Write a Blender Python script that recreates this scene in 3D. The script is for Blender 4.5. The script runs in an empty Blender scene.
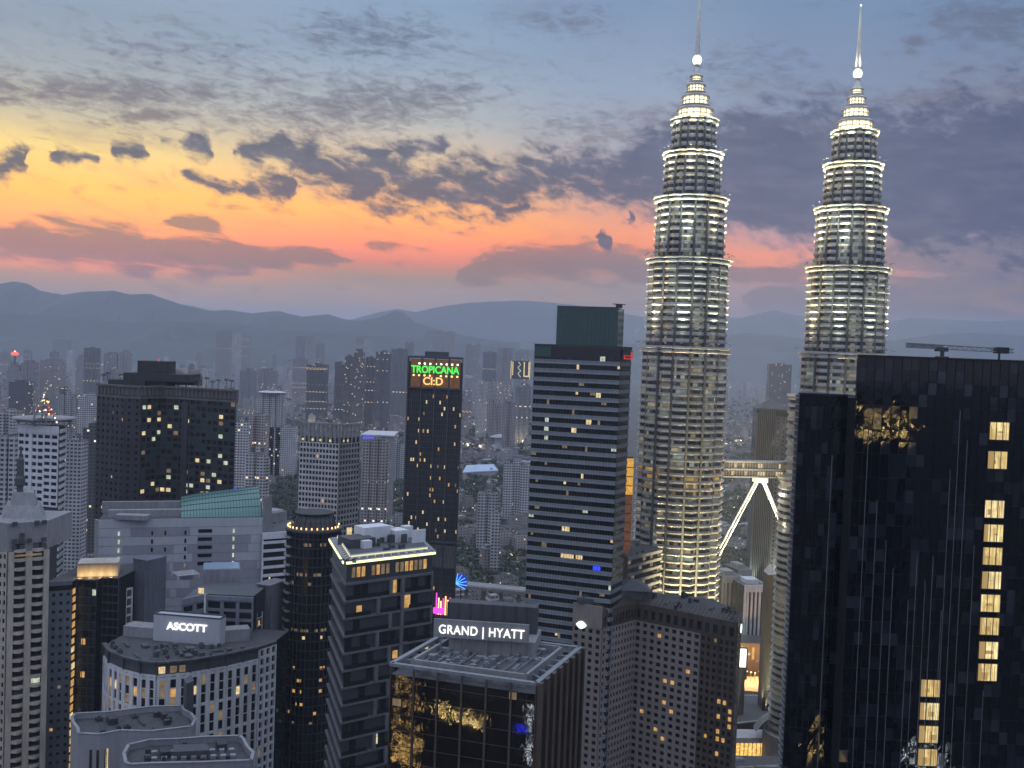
import bpy, math, random
import numpy as np
from mathutils import Vector, Matrix
random.seed(7); np.random.seed(7)
SC = bpy.context.scene
COL = SC.collection
rad = math.radians
# ------------------------------------------------------------------ camera
H = 235.0; F = 1050.0; W2, H2 = 512.0, 384.0
PITCH = rad(2.02); ROLL = rad(2.1)
cam = bpy.data.cameras.new('camera'); camo = bpy.data.objects.new('camera', cam); COL.objects.link(camo)
cam.sensor_width = 36; cam.lens = F*36/1024; cam.clip_start = 1; cam.clip_end = 90000
camo.location = (0, 0, H)
RM = Matrix.Rotation(rad(90)-PITCH, 3, 'X') @ Matrix.Rotation(ROLL, 3, 'Z')
camo.rotation_euler = RM.to_euler()
SC.camera = camo
RI = RM.inverted()
def ray(px, py): return RM @ Vector(((px-W2)/F, -(py-H2)/F, -1))
def at(px, py, Y):                       # the point of that sight line at distance Y
    d = ray(px, py); t = Y/d.y
    return Vector((d.x*t, Y, H+d.z*t))
def G(px, py, z):                        # the same on a level plane
    d = ray(px, py); t = (z-H)/d.z
    return (d.x*t, d.y*t)
def proj(x, y, z):
    c = RI @ Vector((x, y, z-H))
    return (W2+F*c.x/-c.z, H2-F*c.y/-c.z)
def Xat(px, Y, z):
    a = proj(0, Y, z)[0]; b = proj(1, Y, z)[0]
    return (px-a)/(b-a)
def Zat(px, py, Y): return at(px, py, Y).z
# ------------------------------------------------------------------ exposure
SC.view_settings.view_transform = 'Standard'; SC.view_settings.look = 'None'
SC.view_settings.exposure = 0.0; SC.view_settings.gamma = 1.0; SC.view_settings.use_curve_mapping = False
SC.render.engine = 'CYCLES'
cy = SC.cycles
cy.use_denoising = True; cy.max_bounces = 5; cy.diffuse_bounces = 2; cy.glossy_bounces = 3; cy.transmission_bounces = 3
cy.volume_bounces = 1; cy.transparent_max_bounces = 6; cy.sample_clamp_indirect = 2.0; cy.sample_clamp_direct = 0
cy.caustics_reflective = False; cy.caustics_refractive = False; cy.blur_glossy = 0.5
# ------------------------------------------------------------------ colour helpers
def lin(c):
    c = c/255.0
    return c/12.92 if c <= 0.04045 else ((c+0.055)/1.055)**2.4
def S(r, g, b, k=1.0): return (lin(r)*k, lin(g)*k, lin(b)*k, 1)
# ------------------------------------------------------------------ sky
world = bpy.data.worlds.new('World'); SC.world = world; world.use_nodes = True
WN = world.node_tree.nodes; WL = world.node_tree.links
for n in list(WN): WN.remove(n)
class NB:                                # a small node-graph writer
    def __init__(s, tree): s.n = tree.nodes; s.l = tree.links
    def put(s, sock, v):
        if isinstance(v, bpy.types.NodeSocket): s.l.new(v, sock)
        elif v is not None: sock.default_value = v
    def m(s, op, a, b=None, c=None, clamp=False):
        n = s.n.new('ShaderNodeMath'); n.operation = op; n.use_clamp = clamp
        for i, v in enumerate((a, b, c)): 
            if v is not None: s.put(n.inputs[i], v)
        return n.outputs[0]
    def vm(s, op, a, b=None):
        n = s.n.new('ShaderNodeVectorMath'); n.operation = op
        s.put(n.inputs[0], a)
        if b is not None: s.put(n.inputs[1], b)
        return n.outputs['Value'] if op in ('LENGTH', 'DOT_PRODUCT') else n.outputs[0]
    def mr(s, v, a, b, c=0.0, d=1.0, smooth=True):
        n = s.n.new('ShaderNodeMapRange'); n.interpolation_type = 'SMOOTHSTEP' if smooth else 'LINEAR'
        s.put(n.inputs[0], v)
        for i, x in enumerate((a, b, c, d)): s.put(n.inputs[i+1], x)
        return n.outputs[0]
    def ramp(s, v, stops):
        n = s.n.new('ShaderNodeValToRGB'); s.put(n.inputs[0], v); e = n.color_ramp.elements
        while len(e) < len(stops): e.new(0.5)
        for i, (p, c) in enumerate(stops): e[i].position = p; e[i].color = c
        return n.outputs[0]
    def mix(s, f, a, b, mode='MIX'):
        n = s.n.new('ShaderNodeMix'); n.data_type = 'RGBA'; n.blend_type = mode
        s.put(n.inputs[0], f); s.put(n.inputs[6], a); s.put(n.inputs[7], b)
        return n.outputs[2]
    def noise(s, vec, scale, det=5, rough=0.55, dist=0.0, col=False):
        n = s.n.new('ShaderNodeTexNoise'); s.put(n.inputs['Vector'], vec)
        n.inputs['Scale'].default_value = scale; n.inputs['Detail'].default_value = det
        n.inputs['Roughness'].default_value = rough; n.inputs['Distortion'].default_value = dist
        return n.outputs['Color' if col else 'Fac']
    def mapp(s, vec, loc=(0,0,0), rot=(0,0,0), sc=(1,1,1), typ='TEXTURE'):
        n = s.n.new('ShaderNodeMapping'); n.vector_type = typ; s.put(n.inputs['Vector'], vec)
        n.inputs['Location'].default_value = loc; n.inputs['Rotation'].default_value = rot; n.inputs['Scale'].default_value = sc
        return n.outputs[0]
    def xyz(s, x, y, z=0.0):
        n = s.n.new('ShaderNodeCombineXYZ')
        for i, v in enumerate((x, y, z)): s.put(n.inputs[i], v)
        return n.outputs[0]
def azel(px, py):
    d = ray(px, py).normalized()
    return (math.degrees(math.atan2(d.x, d.y)), math.degrees(math.asin(d.z)))
w = NB(world.node_tree)
tc = WN.new('ShaderNodeTexCoord'); sep = WN.new('ShaderNodeSeparateXYZ'); WL.new(tc.outputs['Generated'], sep.inputs[0])
AZ = w.m('MULTIPLY', w.m('ARCTAN2', sep.outputs[0], sep.outputs[1]), 57.29578)
EL = w.m('MULTIPLY', w.m('ARCSINE', sep.outputs[2], None), 57.29578)
P0 = w.xyz(AZ, EL, 0.0)
ELN = w.m('DIVIDE', w.m('ADD', EL, 0.0), 60.0, clamp=True)   # 0..1 = 0..60 degrees
SIGMA = 7.4e-5; HTOP = 1000.0; AIR = (.195, .225, .30)
def col_ramp(px, pts):
    st = []
    for (py, c, k) in pts:
        e = azel(px, py)[1]
        st.append((max(0.0, e/60.0), S(*c, k)))
    st.sort(key=lambda q: q[0])
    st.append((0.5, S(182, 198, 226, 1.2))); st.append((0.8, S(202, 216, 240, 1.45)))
    return w.ramp(ELN, st)
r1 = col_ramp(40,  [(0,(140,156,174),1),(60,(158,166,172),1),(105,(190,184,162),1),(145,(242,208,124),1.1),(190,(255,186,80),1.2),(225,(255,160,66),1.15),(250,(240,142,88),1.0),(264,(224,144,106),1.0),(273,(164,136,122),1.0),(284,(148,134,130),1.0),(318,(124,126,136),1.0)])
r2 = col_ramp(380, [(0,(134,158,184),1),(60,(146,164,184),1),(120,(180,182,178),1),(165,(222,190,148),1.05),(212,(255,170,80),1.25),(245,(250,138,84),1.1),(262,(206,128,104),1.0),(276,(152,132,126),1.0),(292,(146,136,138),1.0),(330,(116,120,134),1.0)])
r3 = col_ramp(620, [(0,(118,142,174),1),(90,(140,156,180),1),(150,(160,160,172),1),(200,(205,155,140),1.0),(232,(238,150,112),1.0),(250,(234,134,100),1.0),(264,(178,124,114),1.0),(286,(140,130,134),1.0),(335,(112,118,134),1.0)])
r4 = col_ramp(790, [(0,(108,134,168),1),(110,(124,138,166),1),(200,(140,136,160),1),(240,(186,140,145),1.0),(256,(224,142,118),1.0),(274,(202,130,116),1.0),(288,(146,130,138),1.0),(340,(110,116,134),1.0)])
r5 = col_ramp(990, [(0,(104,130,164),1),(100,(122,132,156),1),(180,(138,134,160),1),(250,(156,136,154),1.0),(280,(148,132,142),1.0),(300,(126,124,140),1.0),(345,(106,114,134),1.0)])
def azs(px): return azel(px, 250)[0]
c = w.mix(w.mr(AZ, azs(60), azs(380)), r1, r2)
c = w.mix(w.mr(AZ, azs(400), azs(640)), c, r3)
c = w.mix(w.mr(AZ, azs(640), azs(790)), c, r4)
c = w.mix(w.mr(AZ, azs(800), azs(980)), c, r5)
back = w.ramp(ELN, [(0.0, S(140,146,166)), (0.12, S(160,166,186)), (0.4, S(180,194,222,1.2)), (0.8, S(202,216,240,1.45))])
absaz = w.m('ABSOLUTE', AZ)
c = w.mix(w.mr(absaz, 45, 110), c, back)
# ---- clouds: soft shapes in sky angles, broken up by noise
wv = w.noise(w.mapp(P0, sc=(1.9, 1.3, 1)), 1.0, 5, 0.62, col=True)
wv = w.vm('SUBTRACT', wv, (0.5, 0.5, 0.5))
def warped(kx, ky):
    return w.vm('ADD', P0, w.vm('MULTIPLY', wv, (kx, ky, 0)))
PW = warped(2.6, 1.5)
DPX = 0.0546
def curve(x, pts):
    n = WN.new('ShaderNodeFloatCurve'); w.put(n.inputs['Value'], x); cm = n.mapping; cm.use_clip = False; cv = cm.curves[0]
    pts = [(min(1, max(0, a)), b) for a, b in sorted(pts)]
    cv.points[0].location = pts[0]; cv.points[1].location = pts[-1]
    for p in pts[1:-1]: cv.points.new(*p)
    for p in cv.points: p.handle_type = 'AUTO_CLAMPED'
    cm.update(); return n.outputs[0]
def band(pts, vec):
    """a streak of cloud: its height and half thickness along the sky"""
    sp = WN.new('ShaderNodeSeparateXYZ'); WL.new(vec, sp.inputs[0])
    x = w.m('DIVIDE', w.m('ADD', sp.outputs[0], 28.0), 56.0, clamp=True)
    cc, ww = [], []
    for (px, py, h) in pts:
        a, e = azel(px, py); cc.append(((a+28)/56, e/20)); ww.append(((a+28)/56, h*DPX/20+1e-4))
    for (px, py, h) in (pts[0], pts[-1]):
        a, e = azel(px, py); sgn = -1 if px == pts[0][0] else 1
        if 0.03 < (a+28)/56+sgn*.03 < .97: ww.append(((a+28)/56+sgn*.012, 1e-4))
    ce = w.m('MULTIPLY', curve(x, cc), 20.0); wi = w.m('MULTIPLY', w.m('MAXIMUM', curve(x, ww), 1e-4), 20.0)
    d = w.m('ABSOLUTE', w.m('DIVIDE', w.m('SUBTRACT', sp.outputs[1], ce), wi))
    return w.m('MULTIPLY', w.mr(d, 1.9, 0.1, smooth=False), w.mr(wi, .06, .32))
def bands(ls, vec):
    acc = None
    for l in ls:
        b = band(l, vec); acc = b if acc is None else w.m('MAXIMUM', acc, b)
    return acc
fb = w.noise(w.mapp(P0, rot=(0, 0, rad(-14)), sc=(1.6, 0.8, 1)), 1.0, 8, 0.64, 0.3)
fb2 = w.noise(w.mapp(P0, loc=(3, 8, 0), rot=(0, 0, rad(-4)), sc=(1.15, 0.40, 1)), 1.0, 6, 0.66, 0.5)
fb3 = w.noise(w.mapp(P0, loc=(1, 3, 0), rot=(0, 0, rad(-3)), sc=(3.6, 0.9, 1)), 1.0, 5, 0.6, 0.3)
# mottled high cloud
def blobs(lst, vec):
    acc = None
    for (px, py, rx, ry, rot, k) in lst:
        a, e = azel(px, py)
        v = w.mapp(vec, loc=(a, e, 0), rot=(0, 0, -rad(rot)+ROLL), sc=(rx*DPX, ry*DPX, 1))
        q = w.mr(w.vm('LENGTH', v), 1.3, 0.1, 0.0, k)
        acc = q if acc is None else w.m('MAXIMUM', acc, q)
    return acc
WM = warped(1.2, .8)
alto = blobs([(250,95,420,60,-3,.62),(110,92,190,22,-3,1.0),(150,116,60,9,-7,1.15),(370,105,200,36,-7,.92),(370,36,130,34,0,.82),(560,20,90,22,0,.7),(640,130,200,34,4,.7),(990,22,90,30,10,.98),(914,45,18,12,20,1.0),(930,98,130,20,0,.75),(740,70,130,40,0,.62),(180,50,200,34,0,.6)], WM)
ma = w.mr(w.m('ADD', w.m('MULTIPLY', alto, 0.46), fb2), 0.64, 1.04)
c = w.mix(w.m('MULTIPLY', ma, 0.80), c, w.mix(w.mr(EL, 9, 16), S(118,104,108), S(94,102,124)))
# mauve flat banks near the horizon
low = bands([[(-60,240,14),(0,242,15),(60,243,17),(130,250,17),(200,256,15),(260,258,11),(310,257,7),(360,261,3),(375,262,0),(440,280,0),(480,268,12),(515,262,14),(545,262,12),(575,262,16),(585,258,20),(600,262,15),(640,272,14),(700,276,10),(760,276,6),(860,262,14),(900,256,16),(960,256,18),(1060,262,22)],
             [(130,224,0),(165,221,4),(190,221,7),(215,224,6),(232,228,3),(245,230,0),(340,245,0),(370,243,3),(400,245,4),(430,250,3),(455,252,0),(470,249,2),(480,249,0),(730,300,0),(760,300,10),(900,300,22),(1060,300,28)]], warped(1.4, .4))
ml = w.mr(w.m('ADD', w.m('MULTIPLY', low, .75), w.m('MULTIPLY', w.m('SUBTRACT', fb3, 0.5), 1.6)), 0.14, 0.50)
c = w.mix(w.m('MULTIPLY', ml, 0.76), c, w.mix(w.mr(AZ, azs(350), azs(800)), S(116,108,112), S(110,108,122)))
# thin veil everywhere
veil = w.noise(w.mapp(P0, loc=(9, 2, 0), rot=(0, 0, rad(-5)), sc=(7.0, 1.5, 1)), 1.0, 6, 0.6, 0.4)
c = w.mix(w.mr(veil, .48, .78, 0, .38), c, w.mix(w.mr(EL, 5, 14), S(176,140,104), S(128,134,150)))
# dark cumulus
dark = bands([[(-30,170,0),(0,172,10),(12,164,13),(28,160,8),(40,150,0),(58,155,9),(80,158,5),(100,160,4),(108,147,0),(116,148,11),(127,149,12),(142,150,9),(152,154,0),(160,142,4),(178,142,3),(185,145,8),(197,146,14),(210,152,8),(222,160,0),(238,150,10),(252,152,18),(266,150,10),(278,146,14),(300,155,20),(325,168,26),(345,175,24),(375,180,30),(400,184,28),(430,186,28),(470,186,30),(500,190,26),(530,180,24),(560,176,24),(600,176,26),(640,172,34),(680,164,42),(710,166,42),(760,168,46),(800,172,52),(850,172,48),(880,176,46),(920,176,54),(980,172,60),(1060,170,66)],
              [(170,170,0),(195,176,6),(225,186,6),(250,190,10),(270,186,16),(290,186,8),(305,180,0),(325,152,0),(345,152,4),(385,150,8),(430,148,8),(446,147,5),(458,145,0),(480,206,0),(500,208,8),(530,207,4),(540,206,0),(596,236,0),(602,238,9),(612,242,7),(618,244,0),(622,216,0),(628,216,8),(636,218,0),(655,204,0),(680,205,12),(760,206,16),(850,214,18),(930,222,18),(1000,214,12),(1060,212,0)]], warped(1.5, 1.0))
md = w.mr(w.m('ADD', w.m('MULTIPLY', dark, w.mr(AZ, azs(560), azs(740), 1.0, 1.5)), w.m('MULTIPLY', w.m('SUBTRACT', fb, 0.5), 2.5)), 0.12, 0.98)
dcol = w.mix(w.mr(AZ, azs(500), azs(700)), S(80,86,104), S(74,84,114))
dcol = w.mix(w.mr(md, 0.3, 0.95), w.mix(w.mr(AZ, azs(500), azs(700)), S(126,116,120), S(104,106,134)), dcol)
dcol = w.mix(w.mr(fb3, 0.4, 0.7, 0, .35), dcol, S(120,120,142))
dcol = w.mix(w.mr(fb2, .35, .62, 0, .3), dcol, S(66,74,100))
c = w.mix(w.m('MULTIPLY', md, 0.93), c, dcol)
# what lies above the haze layer: the sky as seen is this light dimmed by the air plus the air's own glow
TR = w.m('EXPONENT', w.m('DIVIDE', -SIGMA*(HTOP-H), w.m('MAXIMUM', sep.outputs[2], 0.02)))
TR = w.m('MAXIMUM', TR, 0.22)
J = w.vm('MULTIPLY', w.xyz(1, 1, 1), AIR)
air = w.vm('SCALE', J); air_n = air.node; WL.new(w.m('SUBTRACT', 1.0, TR), air_n.inputs['Scale'])
c = w.vm('SUBTRACT', c, air)
c = w.vm('MAXIMUM', c, (0.004, 0.004, 0.006))
sc_n = WN.new('ShaderNodeVectorMath'); sc_n.operation = 'SCALE'; WL.new(c, sc_n.inputs[0]); WL.new(w.m('DIVIDE', 1.0, TR), sc_n.inputs['Scale'])
c = sc_n.outputs[0]
below = w.mr(EL, -3, 0)
c = w.mix(below, S(52, 58, 78), c)
nish = WN.new('ShaderNodeTexSky'); nish.sky_type = 'NISHITA'; nish.sun_disc = False
nish.sun_elevation = rad(-1.5); nish.sun_rotation = rad(-22)
bg1 = WN.new('ShaderNodeBackground'); WL.new(nish.outputs[0], bg1.inputs[0]); bg1.inputs[1].default_value = 0.05
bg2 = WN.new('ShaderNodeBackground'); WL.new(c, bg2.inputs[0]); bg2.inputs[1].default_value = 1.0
ad = WN.new('ShaderNodeAddShader'); WL.new(bg1.outputs[0], ad.inputs[0]); WL.new(bg2.outputs[0], ad.inputs[1])
wo = WN.new('ShaderNodeOutputWorld'); WL.new(ad.outputs[0], wo.inputs[0])
# ------------------------------------------------------------------ the last of the sun, below the western hills
sun = bpy.data.lights.new('sun', 'SUN'); sun.energy = 0.06; sun.angle = rad(12); sun.color = (1, .62, .38)
suno = bpy.data.objects.new('sun', sun); COL.objects.link(suno)
suno.rotation_euler = Vector((-math.sin(rad(22)), math.cos(rad(22)), math.tan(rad(2)))).to_track_quat('Z', 'Y').to_euler()
# ------------------------------------------------------------------ materials
def newmat(name):
    m = bpy.data.materials.new(name); m.use_nodes = True
    return m, m.node_tree.nodes['Principled BSDF'], NB(m.node_tree)
def solid(name, col, rough=0.7, metal=0.0, var=0.25, scale=0.15, streak=True, spec=0.5, bump=0):
    m, b, g = newmat(name)
    pos = m.node_tree.nodes.new('ShaderNodeNewGeometry').outputs['Position']
    v = g.noise(g.mapp(pos, sc=(1, 1, 5 if streak else 1)), scale*6, 5, 0.6)
    v2 = g.noise(pos, scale*0.5, 3, 0.5)
    k = g.m('ADD', g.m('MULTIPLY', v, 0.6), g.m('MULTIPLY', v2, 0.4))
    f = g.mr(k, 0.3, 0.7)
    lo = tuple(x*(1-var) for x in col[:3])+(1,); hi = tuple(min(1, x*(1+var)) for x in col[:3])+(1,)
    g.put(b.inputs['Base Color'], g.mix(f, lo, hi))
    b.inputs['Roughness'].default_value = rough; b.inputs['Metallic'].default_value = metal
    b.inputs['Specular IOR Level'].default_value = spec
    return m
def glass(name, col, rough=0.08, wavy=0.0, spec=0.5, ior=1.5, wscale=0.35, metal=0.0):
    m, b, g = newmat(name)
    b.inputs['Base Color'].default_value = col; b.inputs['Roughness'].default_value = rough
    b.inputs['Specular IOR Level'].default_value = spec; b.inputs['IOR'].default_value = ior; b.inputs['Metallic'].default_value = metal
    if wavy:
        pos = m.node_tree.nodes.new('ShaderNodeNewGeometry').outputs['Position']
        n = g.noise(g.mapp(pos, sc=(1, 1, 1.6)), wscale, 3, 0.5, 0.6)
        bp = m.node_tree.nodes.new('ShaderNodeBump'); bp.inputs['Strength'].default_value = 1.0
        bp.inputs['Distance'].default_value = wavy
        g.put(bp.inputs['Height'], n); g.put(b.inputs['Normal'], bp.outputs[0])
    return m
def glow(name, col, strength, base=(0.02,0.02,0.02,1), folds=0.0, sample=False):
    m, b, g = newmat(name)
    b.inputs['Base Color'].default_value = base; b.inputs['Roughness'].default_value = 0.4
    if folds:
        pos = m.node_tree.nodes.new('ShaderNodeNewGeometry').outputs['Position']
        a = g.noise(g.mapp(pos, sc=(.25, .25, 4.0)), 1.0, 3, 0.7)
        bb = g.noise(pos, 0.7, 2, 0.5)
        k = g.m('ADD', g.m('MULTIPLY', g.mr(a, .35, .65), folds), g.m('MULTIPLY', g.mr(bb, .3, .7), 1-folds))
        cc = g.mix(k, tuple(x*y for x, y in zip(col[:3], (.45, .33, .22)))+(1,), col)
        g.put(b.inputs['Emission Color'], cc)
    else: b.inputs['Emission Color'].default_value = col
    b.inputs['Emission Strength'].default_value = strength
    if not sample: m.cycles.emission_sampling = 'NONE'
    return m
MT = dict(
 bankb = solid('brown_rib_stone', (.12,.10,.092,1), var=.15),
 conc = solid('concrete', (.23,.23,.24,1)), pale = solid('pale_render', (.52,.52,.54,1)), lilac = solid('grey_panel', (.40,.41,.45,1), var=.08),
 white = solid('white_render', (.62,.63,.66,1), var=.12), dark = solid('dark_cladding', (.06,.065,.075,1)), darker = solid('charcoal_cladding', (.028,.03,.036,1)),
 beige = solid('beige_stone', (.25,.205,.185,1), var=.15), brown = solid('bronze_cladding', (.10,.075,.06,1), .45, .3), roofg = solid('roof_gravel', (.055,.057,.063,1), .9, var=.4, streak=False),
 rooftop = solid('rooftop_membrane', (.085,.09,.10,1), .85, var=.3, streak=False), steel = solid('brushed_steel', (.55,.56,.56,1), .32, .85, var=.1), plant = solid('plant_metal', (.24,.255,.28,1), .5, .4),
 ocre = solid('warm_stone', (.42,.37,.31,1)), pink = solid('pinkish_render', (.40,.33,.32,1)),
 g_dark = glass('dark_glass', (.012,.014,.018,1)), g_blue = glass('blue_glass', (.02,.03,.042,1), .1), g_green = glass('green_glass', (.03,.075,.072,1), .18), g_roof = glass('green_roof_glass', (.07,.19,.17,1), .3), 
 g_mid = glass('grey_glass', (.05,.055,.065,1), .15), g_black = glass('black_curtain_glass', (.003,.004,.008,1), .02, wavy=.007, wscale=.6, spec=.45),
 g_bronze = glass('bronze_glass', (.010,.008,.007,1), .02, wavy=.009, wscale=.6, spec=.6),
 warm = glow('lit_window_warm', (1,.82,.46,1), 1.1, folds=.5), amber = glow('lit_window_amber', (1,.6,.2,1), .8, folds=.5), cool = glow('lit_window_cool', (.85,1,.82,1), .8, folds=.4), dim = glow('lit_window_dim', (1,.78,.5,1), .24, folds=.5),
 gold = glow('gold_light', (1,.62,.16,1), 1.6, folds=.3), sign = glow('sign_white', (1,1,1,1), 1.4), green = glow('sign_green', (.08,1,.12,1), 1.1), red = glow('lamp_red', (1,.08,.05,1), 1.6), blue = glow('lamp_blue', (.02,.06,1,1), 1.5),
 magenta = glow('lamp_magenta', (1,.08,.75,1), 1.3), lime = glow('led_strip', (1,1,.45,1), 1.6), leaf = None, white_l = glow('lamp_white', (.95,1,.9,1), 3.0), orange_l = glow('lamp_orange', (1,.55,.2,1), 3.0))
# ------------------------------------------------------------------ mesh helpers
class MB:
    def __init__(s): s.v = []; s.f = []; s.mi = []; s.uv = None
    def quad(s, a, b, c, d, m=0):
        i = len(s.v); s.v += [tuple(a), tuple(b), tuple(c), tuple(d)]; s.f.append((i, i+1, i+2, i+3)); s.mi.append(m)
    def hexa(s, p, m=0):                  # 8 points: bottom ring then top ring
        i = len(s.v); s.v += [tuple(q) for q in p]
        for f in ((0,3,2,1),(4,5,6,7),(0,1,5,4),(1,2,6,5),(2,3,7,6),(3,0,4,7)): s.f.append(tuple(i+k for k in f)); s.mi.append(m)
    def box(s, x0, x1, y0, y1, z0, z1, m=0):
        s.hexa([(x0,y0,z0),(x1,y0,z0),(x1,y1,z0),(x0,y1,z0),(x0,y0,z1),(x1,y0,z1),(x1,y1,z1),(x0,y1,z1)], m)
    def obox(s, c, ang, lx, ly, z0, z1, m=0):
        ca, sa = math.cos(ang), math.sin(ang)
        q = [(c[0]+ca*u*lx/2-sa*v*ly/2, c[1]+sa*u*lx/2+ca*v*ly/2) for u, v in ((-1,-1),(1,-1),(1,1),(-1,1))]
        s.prism(q, z0, z1, m)
    def prism(s, poly, z0, z1, m=0, mtop=None, cap=True):
        i = len(s.v); n = len(poly)
        s.v += [(x, y, z0) for x, y in poly]+[(x, y, z1) for x, y in poly]
        for k in range(n):
            j = (k+1) % n; s.f.append((i+k, i+j, i+n+j, i+n+k)); s.mi.append(m)
        if cap:
            s.f.append(tuple(i+n+k for k in range(n))); s.mi.append(m if mtop is None else mtop)
            s.f.append(tuple(i+k for k in reversed(range(n)))); s.mi.append(m)
    def slab(s, A, B, out0, out1, z0, z1, m=0):  # a box along the wall line A-B from out0 to out1 in front of it
        dx, dy = B[0]-A[0], B[1]-A[1]; L = math.hypot(dx, dy) or 1; nx, ny = dy/L, -dx/L
        s.prism([(A[0]+nx*out1, A[1]+ny*out1), (B[0]+nx*out1, B[1]+ny*out1), (B[0]+nx*out0, B[1]+ny*out0), (A[0]+nx*out0, A[1]+ny*out0)], z0, z1, m)
    def tube(s, a, b, r0, r1=None, n=8, m=0):
        a, b = Vector(a), Vector(b); r1 = r0 if r1 is None else r1
        q = (b-a).to_track_quat('Z', 'Y'); i = len(s.v)
        for (c_, r) in ((a, r0), (b, r1)):
            for k in range(n):
                t = 2*math.pi*k/n; s.v.append(tuple(c_+q @ Vector((r*math.cos(t), r*math.sin(t), 0))))
        for k in range(n):
            j = (k+1) % n; s.f.append((i+k, i+j, i+n+j, i+n+k)); s.mi.append(m)
        s.f.append(tuple(i+k for k in reversed(range(n)))); s.mi.append(m); s.f.append(tuple(i+n+k for k in range(n))); s.mi.append(m)
    def lathe(s, c, prof, n=24, m=0, cap=True):
        i = len(s.v); 
        for (r, z) in prof:
            for k in range(n):
                t = 2*math.pi*k/n; s.v.append((c[0]+r*math.cos(t), c[1]+r*math.sin(t), z))
        for q in range(len(prof)-1):
            for k in range(n):
                j = (k+1) % n; s.f.append((i+q*n+k, i+q*n+j, i+(q+1)*n+j, i+(q+1)*n+k)); s.mi.append(m)
        if cap:
            e = i+(len(prof)-1)*n
            s.f.append(tuple(e+k for k in range(n))); s.mi.append(m); s.f.append(tuple(i+k for k in reversed(range(n)))); s.mi.append(m)
    def build(s, name, mats, root=None, smooth=False, loc=None, **props):
        if not s.f: return None
        if not isinstance(mats, (list, tuple)): mats = [mats]
        me = bpy.data.meshes.new(name)
        off = Vector(loc) if loc is not None else (Vector(root['_loc']) if root is not None and '_loc' in root else Vector((0,0,0)))
        V = np.array(s.v, dtype=float)-np.array(off)
        me.from_pydata(V.tolist(), [], s.f)
        for m in mats: me.materials.append(m)
        if len(mats) > 1: me.polygons.foreach_set('material_index', s.mi)
        if smooth: me.polygons.foreach_set('use_smooth', [True]*len(me.polygons))
        if s.uv is not None:
            ul = me.uv_layers.new(name='UVMap'); ul.data.foreach_set('uv', np.array(s.uv, dtype=np.float32).ravel())
        me.update()
        o = bpy.data.objects.new(name, me); COL.objects.link(o)
        if root is not None: o.parent = root; o['_loc'] = tuple(off)
        elif loc is not None: o.location = off
        for k, v_ in props.items(): o[k] = v_
        return o
ROOTS = []
def thing(name, label, cat, loc=(0,0,0), group=None):
    o = bpy.data.objects.new(name, None); COL.objects.link(o); o.location = loc; o['_loc'] = tuple(loc)
    o.empty_display_size = 2
    o['label'] = label; o['category'] = cat
    if group: o['group'] = group
    ROOTS.append(o); return o
def tag(o, label, cat, group=None):
    o['label'] = label; o['category'] = cat
    if group: o['group'] = group
    return o
def centre(poly): return (sum(p[0] for p in poly)/len(poly), sum(p[1] for p in poly)/len(poly))
def lerp(a, b, t): return (a[0]+(b[0]-a[0])*t, a[1]+(b[1]-a[1])*t)
class Panes:
    """the window panes of one building: up to 100 shown as parts, the rest as one part"""
    def __init__(s, root, keep=100): s.r = root; s.q = []; s.keep = keep
    def add(s, q, mat):
        c_ = sum((Vector(p) for p in q), Vector())/4
        px, py = proj(*c_); s.q.append((q, mat, px, py))
    def rect(s, A, B, out, t0, t1, z0, z1, mat):
        dx, dy = B[0]-A[0], B[1]-A[1]; L = math.hypot(dx, dy); nx, ny = dy/L*out, -dx/L*out
        a = lerp(A, B, t0); b = lerp(A, B, t1)
        s.add([(a[0]+nx, a[1]+ny, z0), (b[0]+nx, b[1]+ny, z0), (b[0]+nx, b[1]+ny, z1), (a[0]+nx, a[1]+ny, z1)], mat)
    def done(s, name='window'):
        vis = lambda e: (0 <= e[2] <= 1024 and 0 <= e[3] <= 768)
        s.q.sort(key=lambda e: (not vis(e), e[1] in (MT['g_dark'], MT['g_mid'], MT['g_blue'], MT['g_green']), e[3]))
        for q, mat, *_ in s.q[:s.keep]:
            m = MB(); m.quad(*q); m.build(name, mat, s.r)
        rest = s.q[s.keep:]
        if rest:
            mats = []; mb = MB()
            for q, mat, *_ in rest:
                if mat not in mats: mats.append(mat)
                mb.quad(*q, m=mats.index(mat))
            mb.build(name, mats, s.r, kind='stuff')
def pick(lit, base='g_dark'):
    r = random.random()
    if r > lit: return MT[base]
    return random.choice([MT['warm'], MT['warm'], MT['dim'], MT['dim'], MT['cool'], MT['amber']])
def grid(wall, panes, A, B, z0, z1, nx, nz, fw=.5, fh=.5, depth=.5, lit=.04, base='g_dark', skip=None, m=0, sill=0.5, litfn=None):
    """piers and spandrels standing proud of the core, a pane in each opening"""
    dz = (z1-z0)/nz; dt = 1.0/nx
    hw = dt*fw/2
    for k in range(nx+1):
        t0 = max(0, k*dt-(dt*(1-fw))/2); t1 = min(1, k*dt+(dt*(1-fw))/2)
        wall.slab(lerp(A, B, t0), lerp(A, B, t1), 0, depth, z0, z1, m)
    for j in range(nz+1):
        a = z0+j*dz-(dz*(1-fh))*(1-sill); b = z0+j*dz+(dz*(1-fh))*sill
        wall.slab(A, B, 0, depth-.06, max(z0, a), min(z1, b), m)
    if panes is not None:
        for i in range(nx):
            for j in range(nz):
                if skip and skip(i, j): continue
                mt = litfn(i, j) if litfn else pick(lit, base)
                panes.rect(A, B, .1, (i+.5)*dt-hw, (i+.5)*dt+hw, z0+j*dz+(dz*(1-fh))*sill, z0+(j+1)*dz-(dz*(1-fh))*(1-sill), mt)
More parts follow.
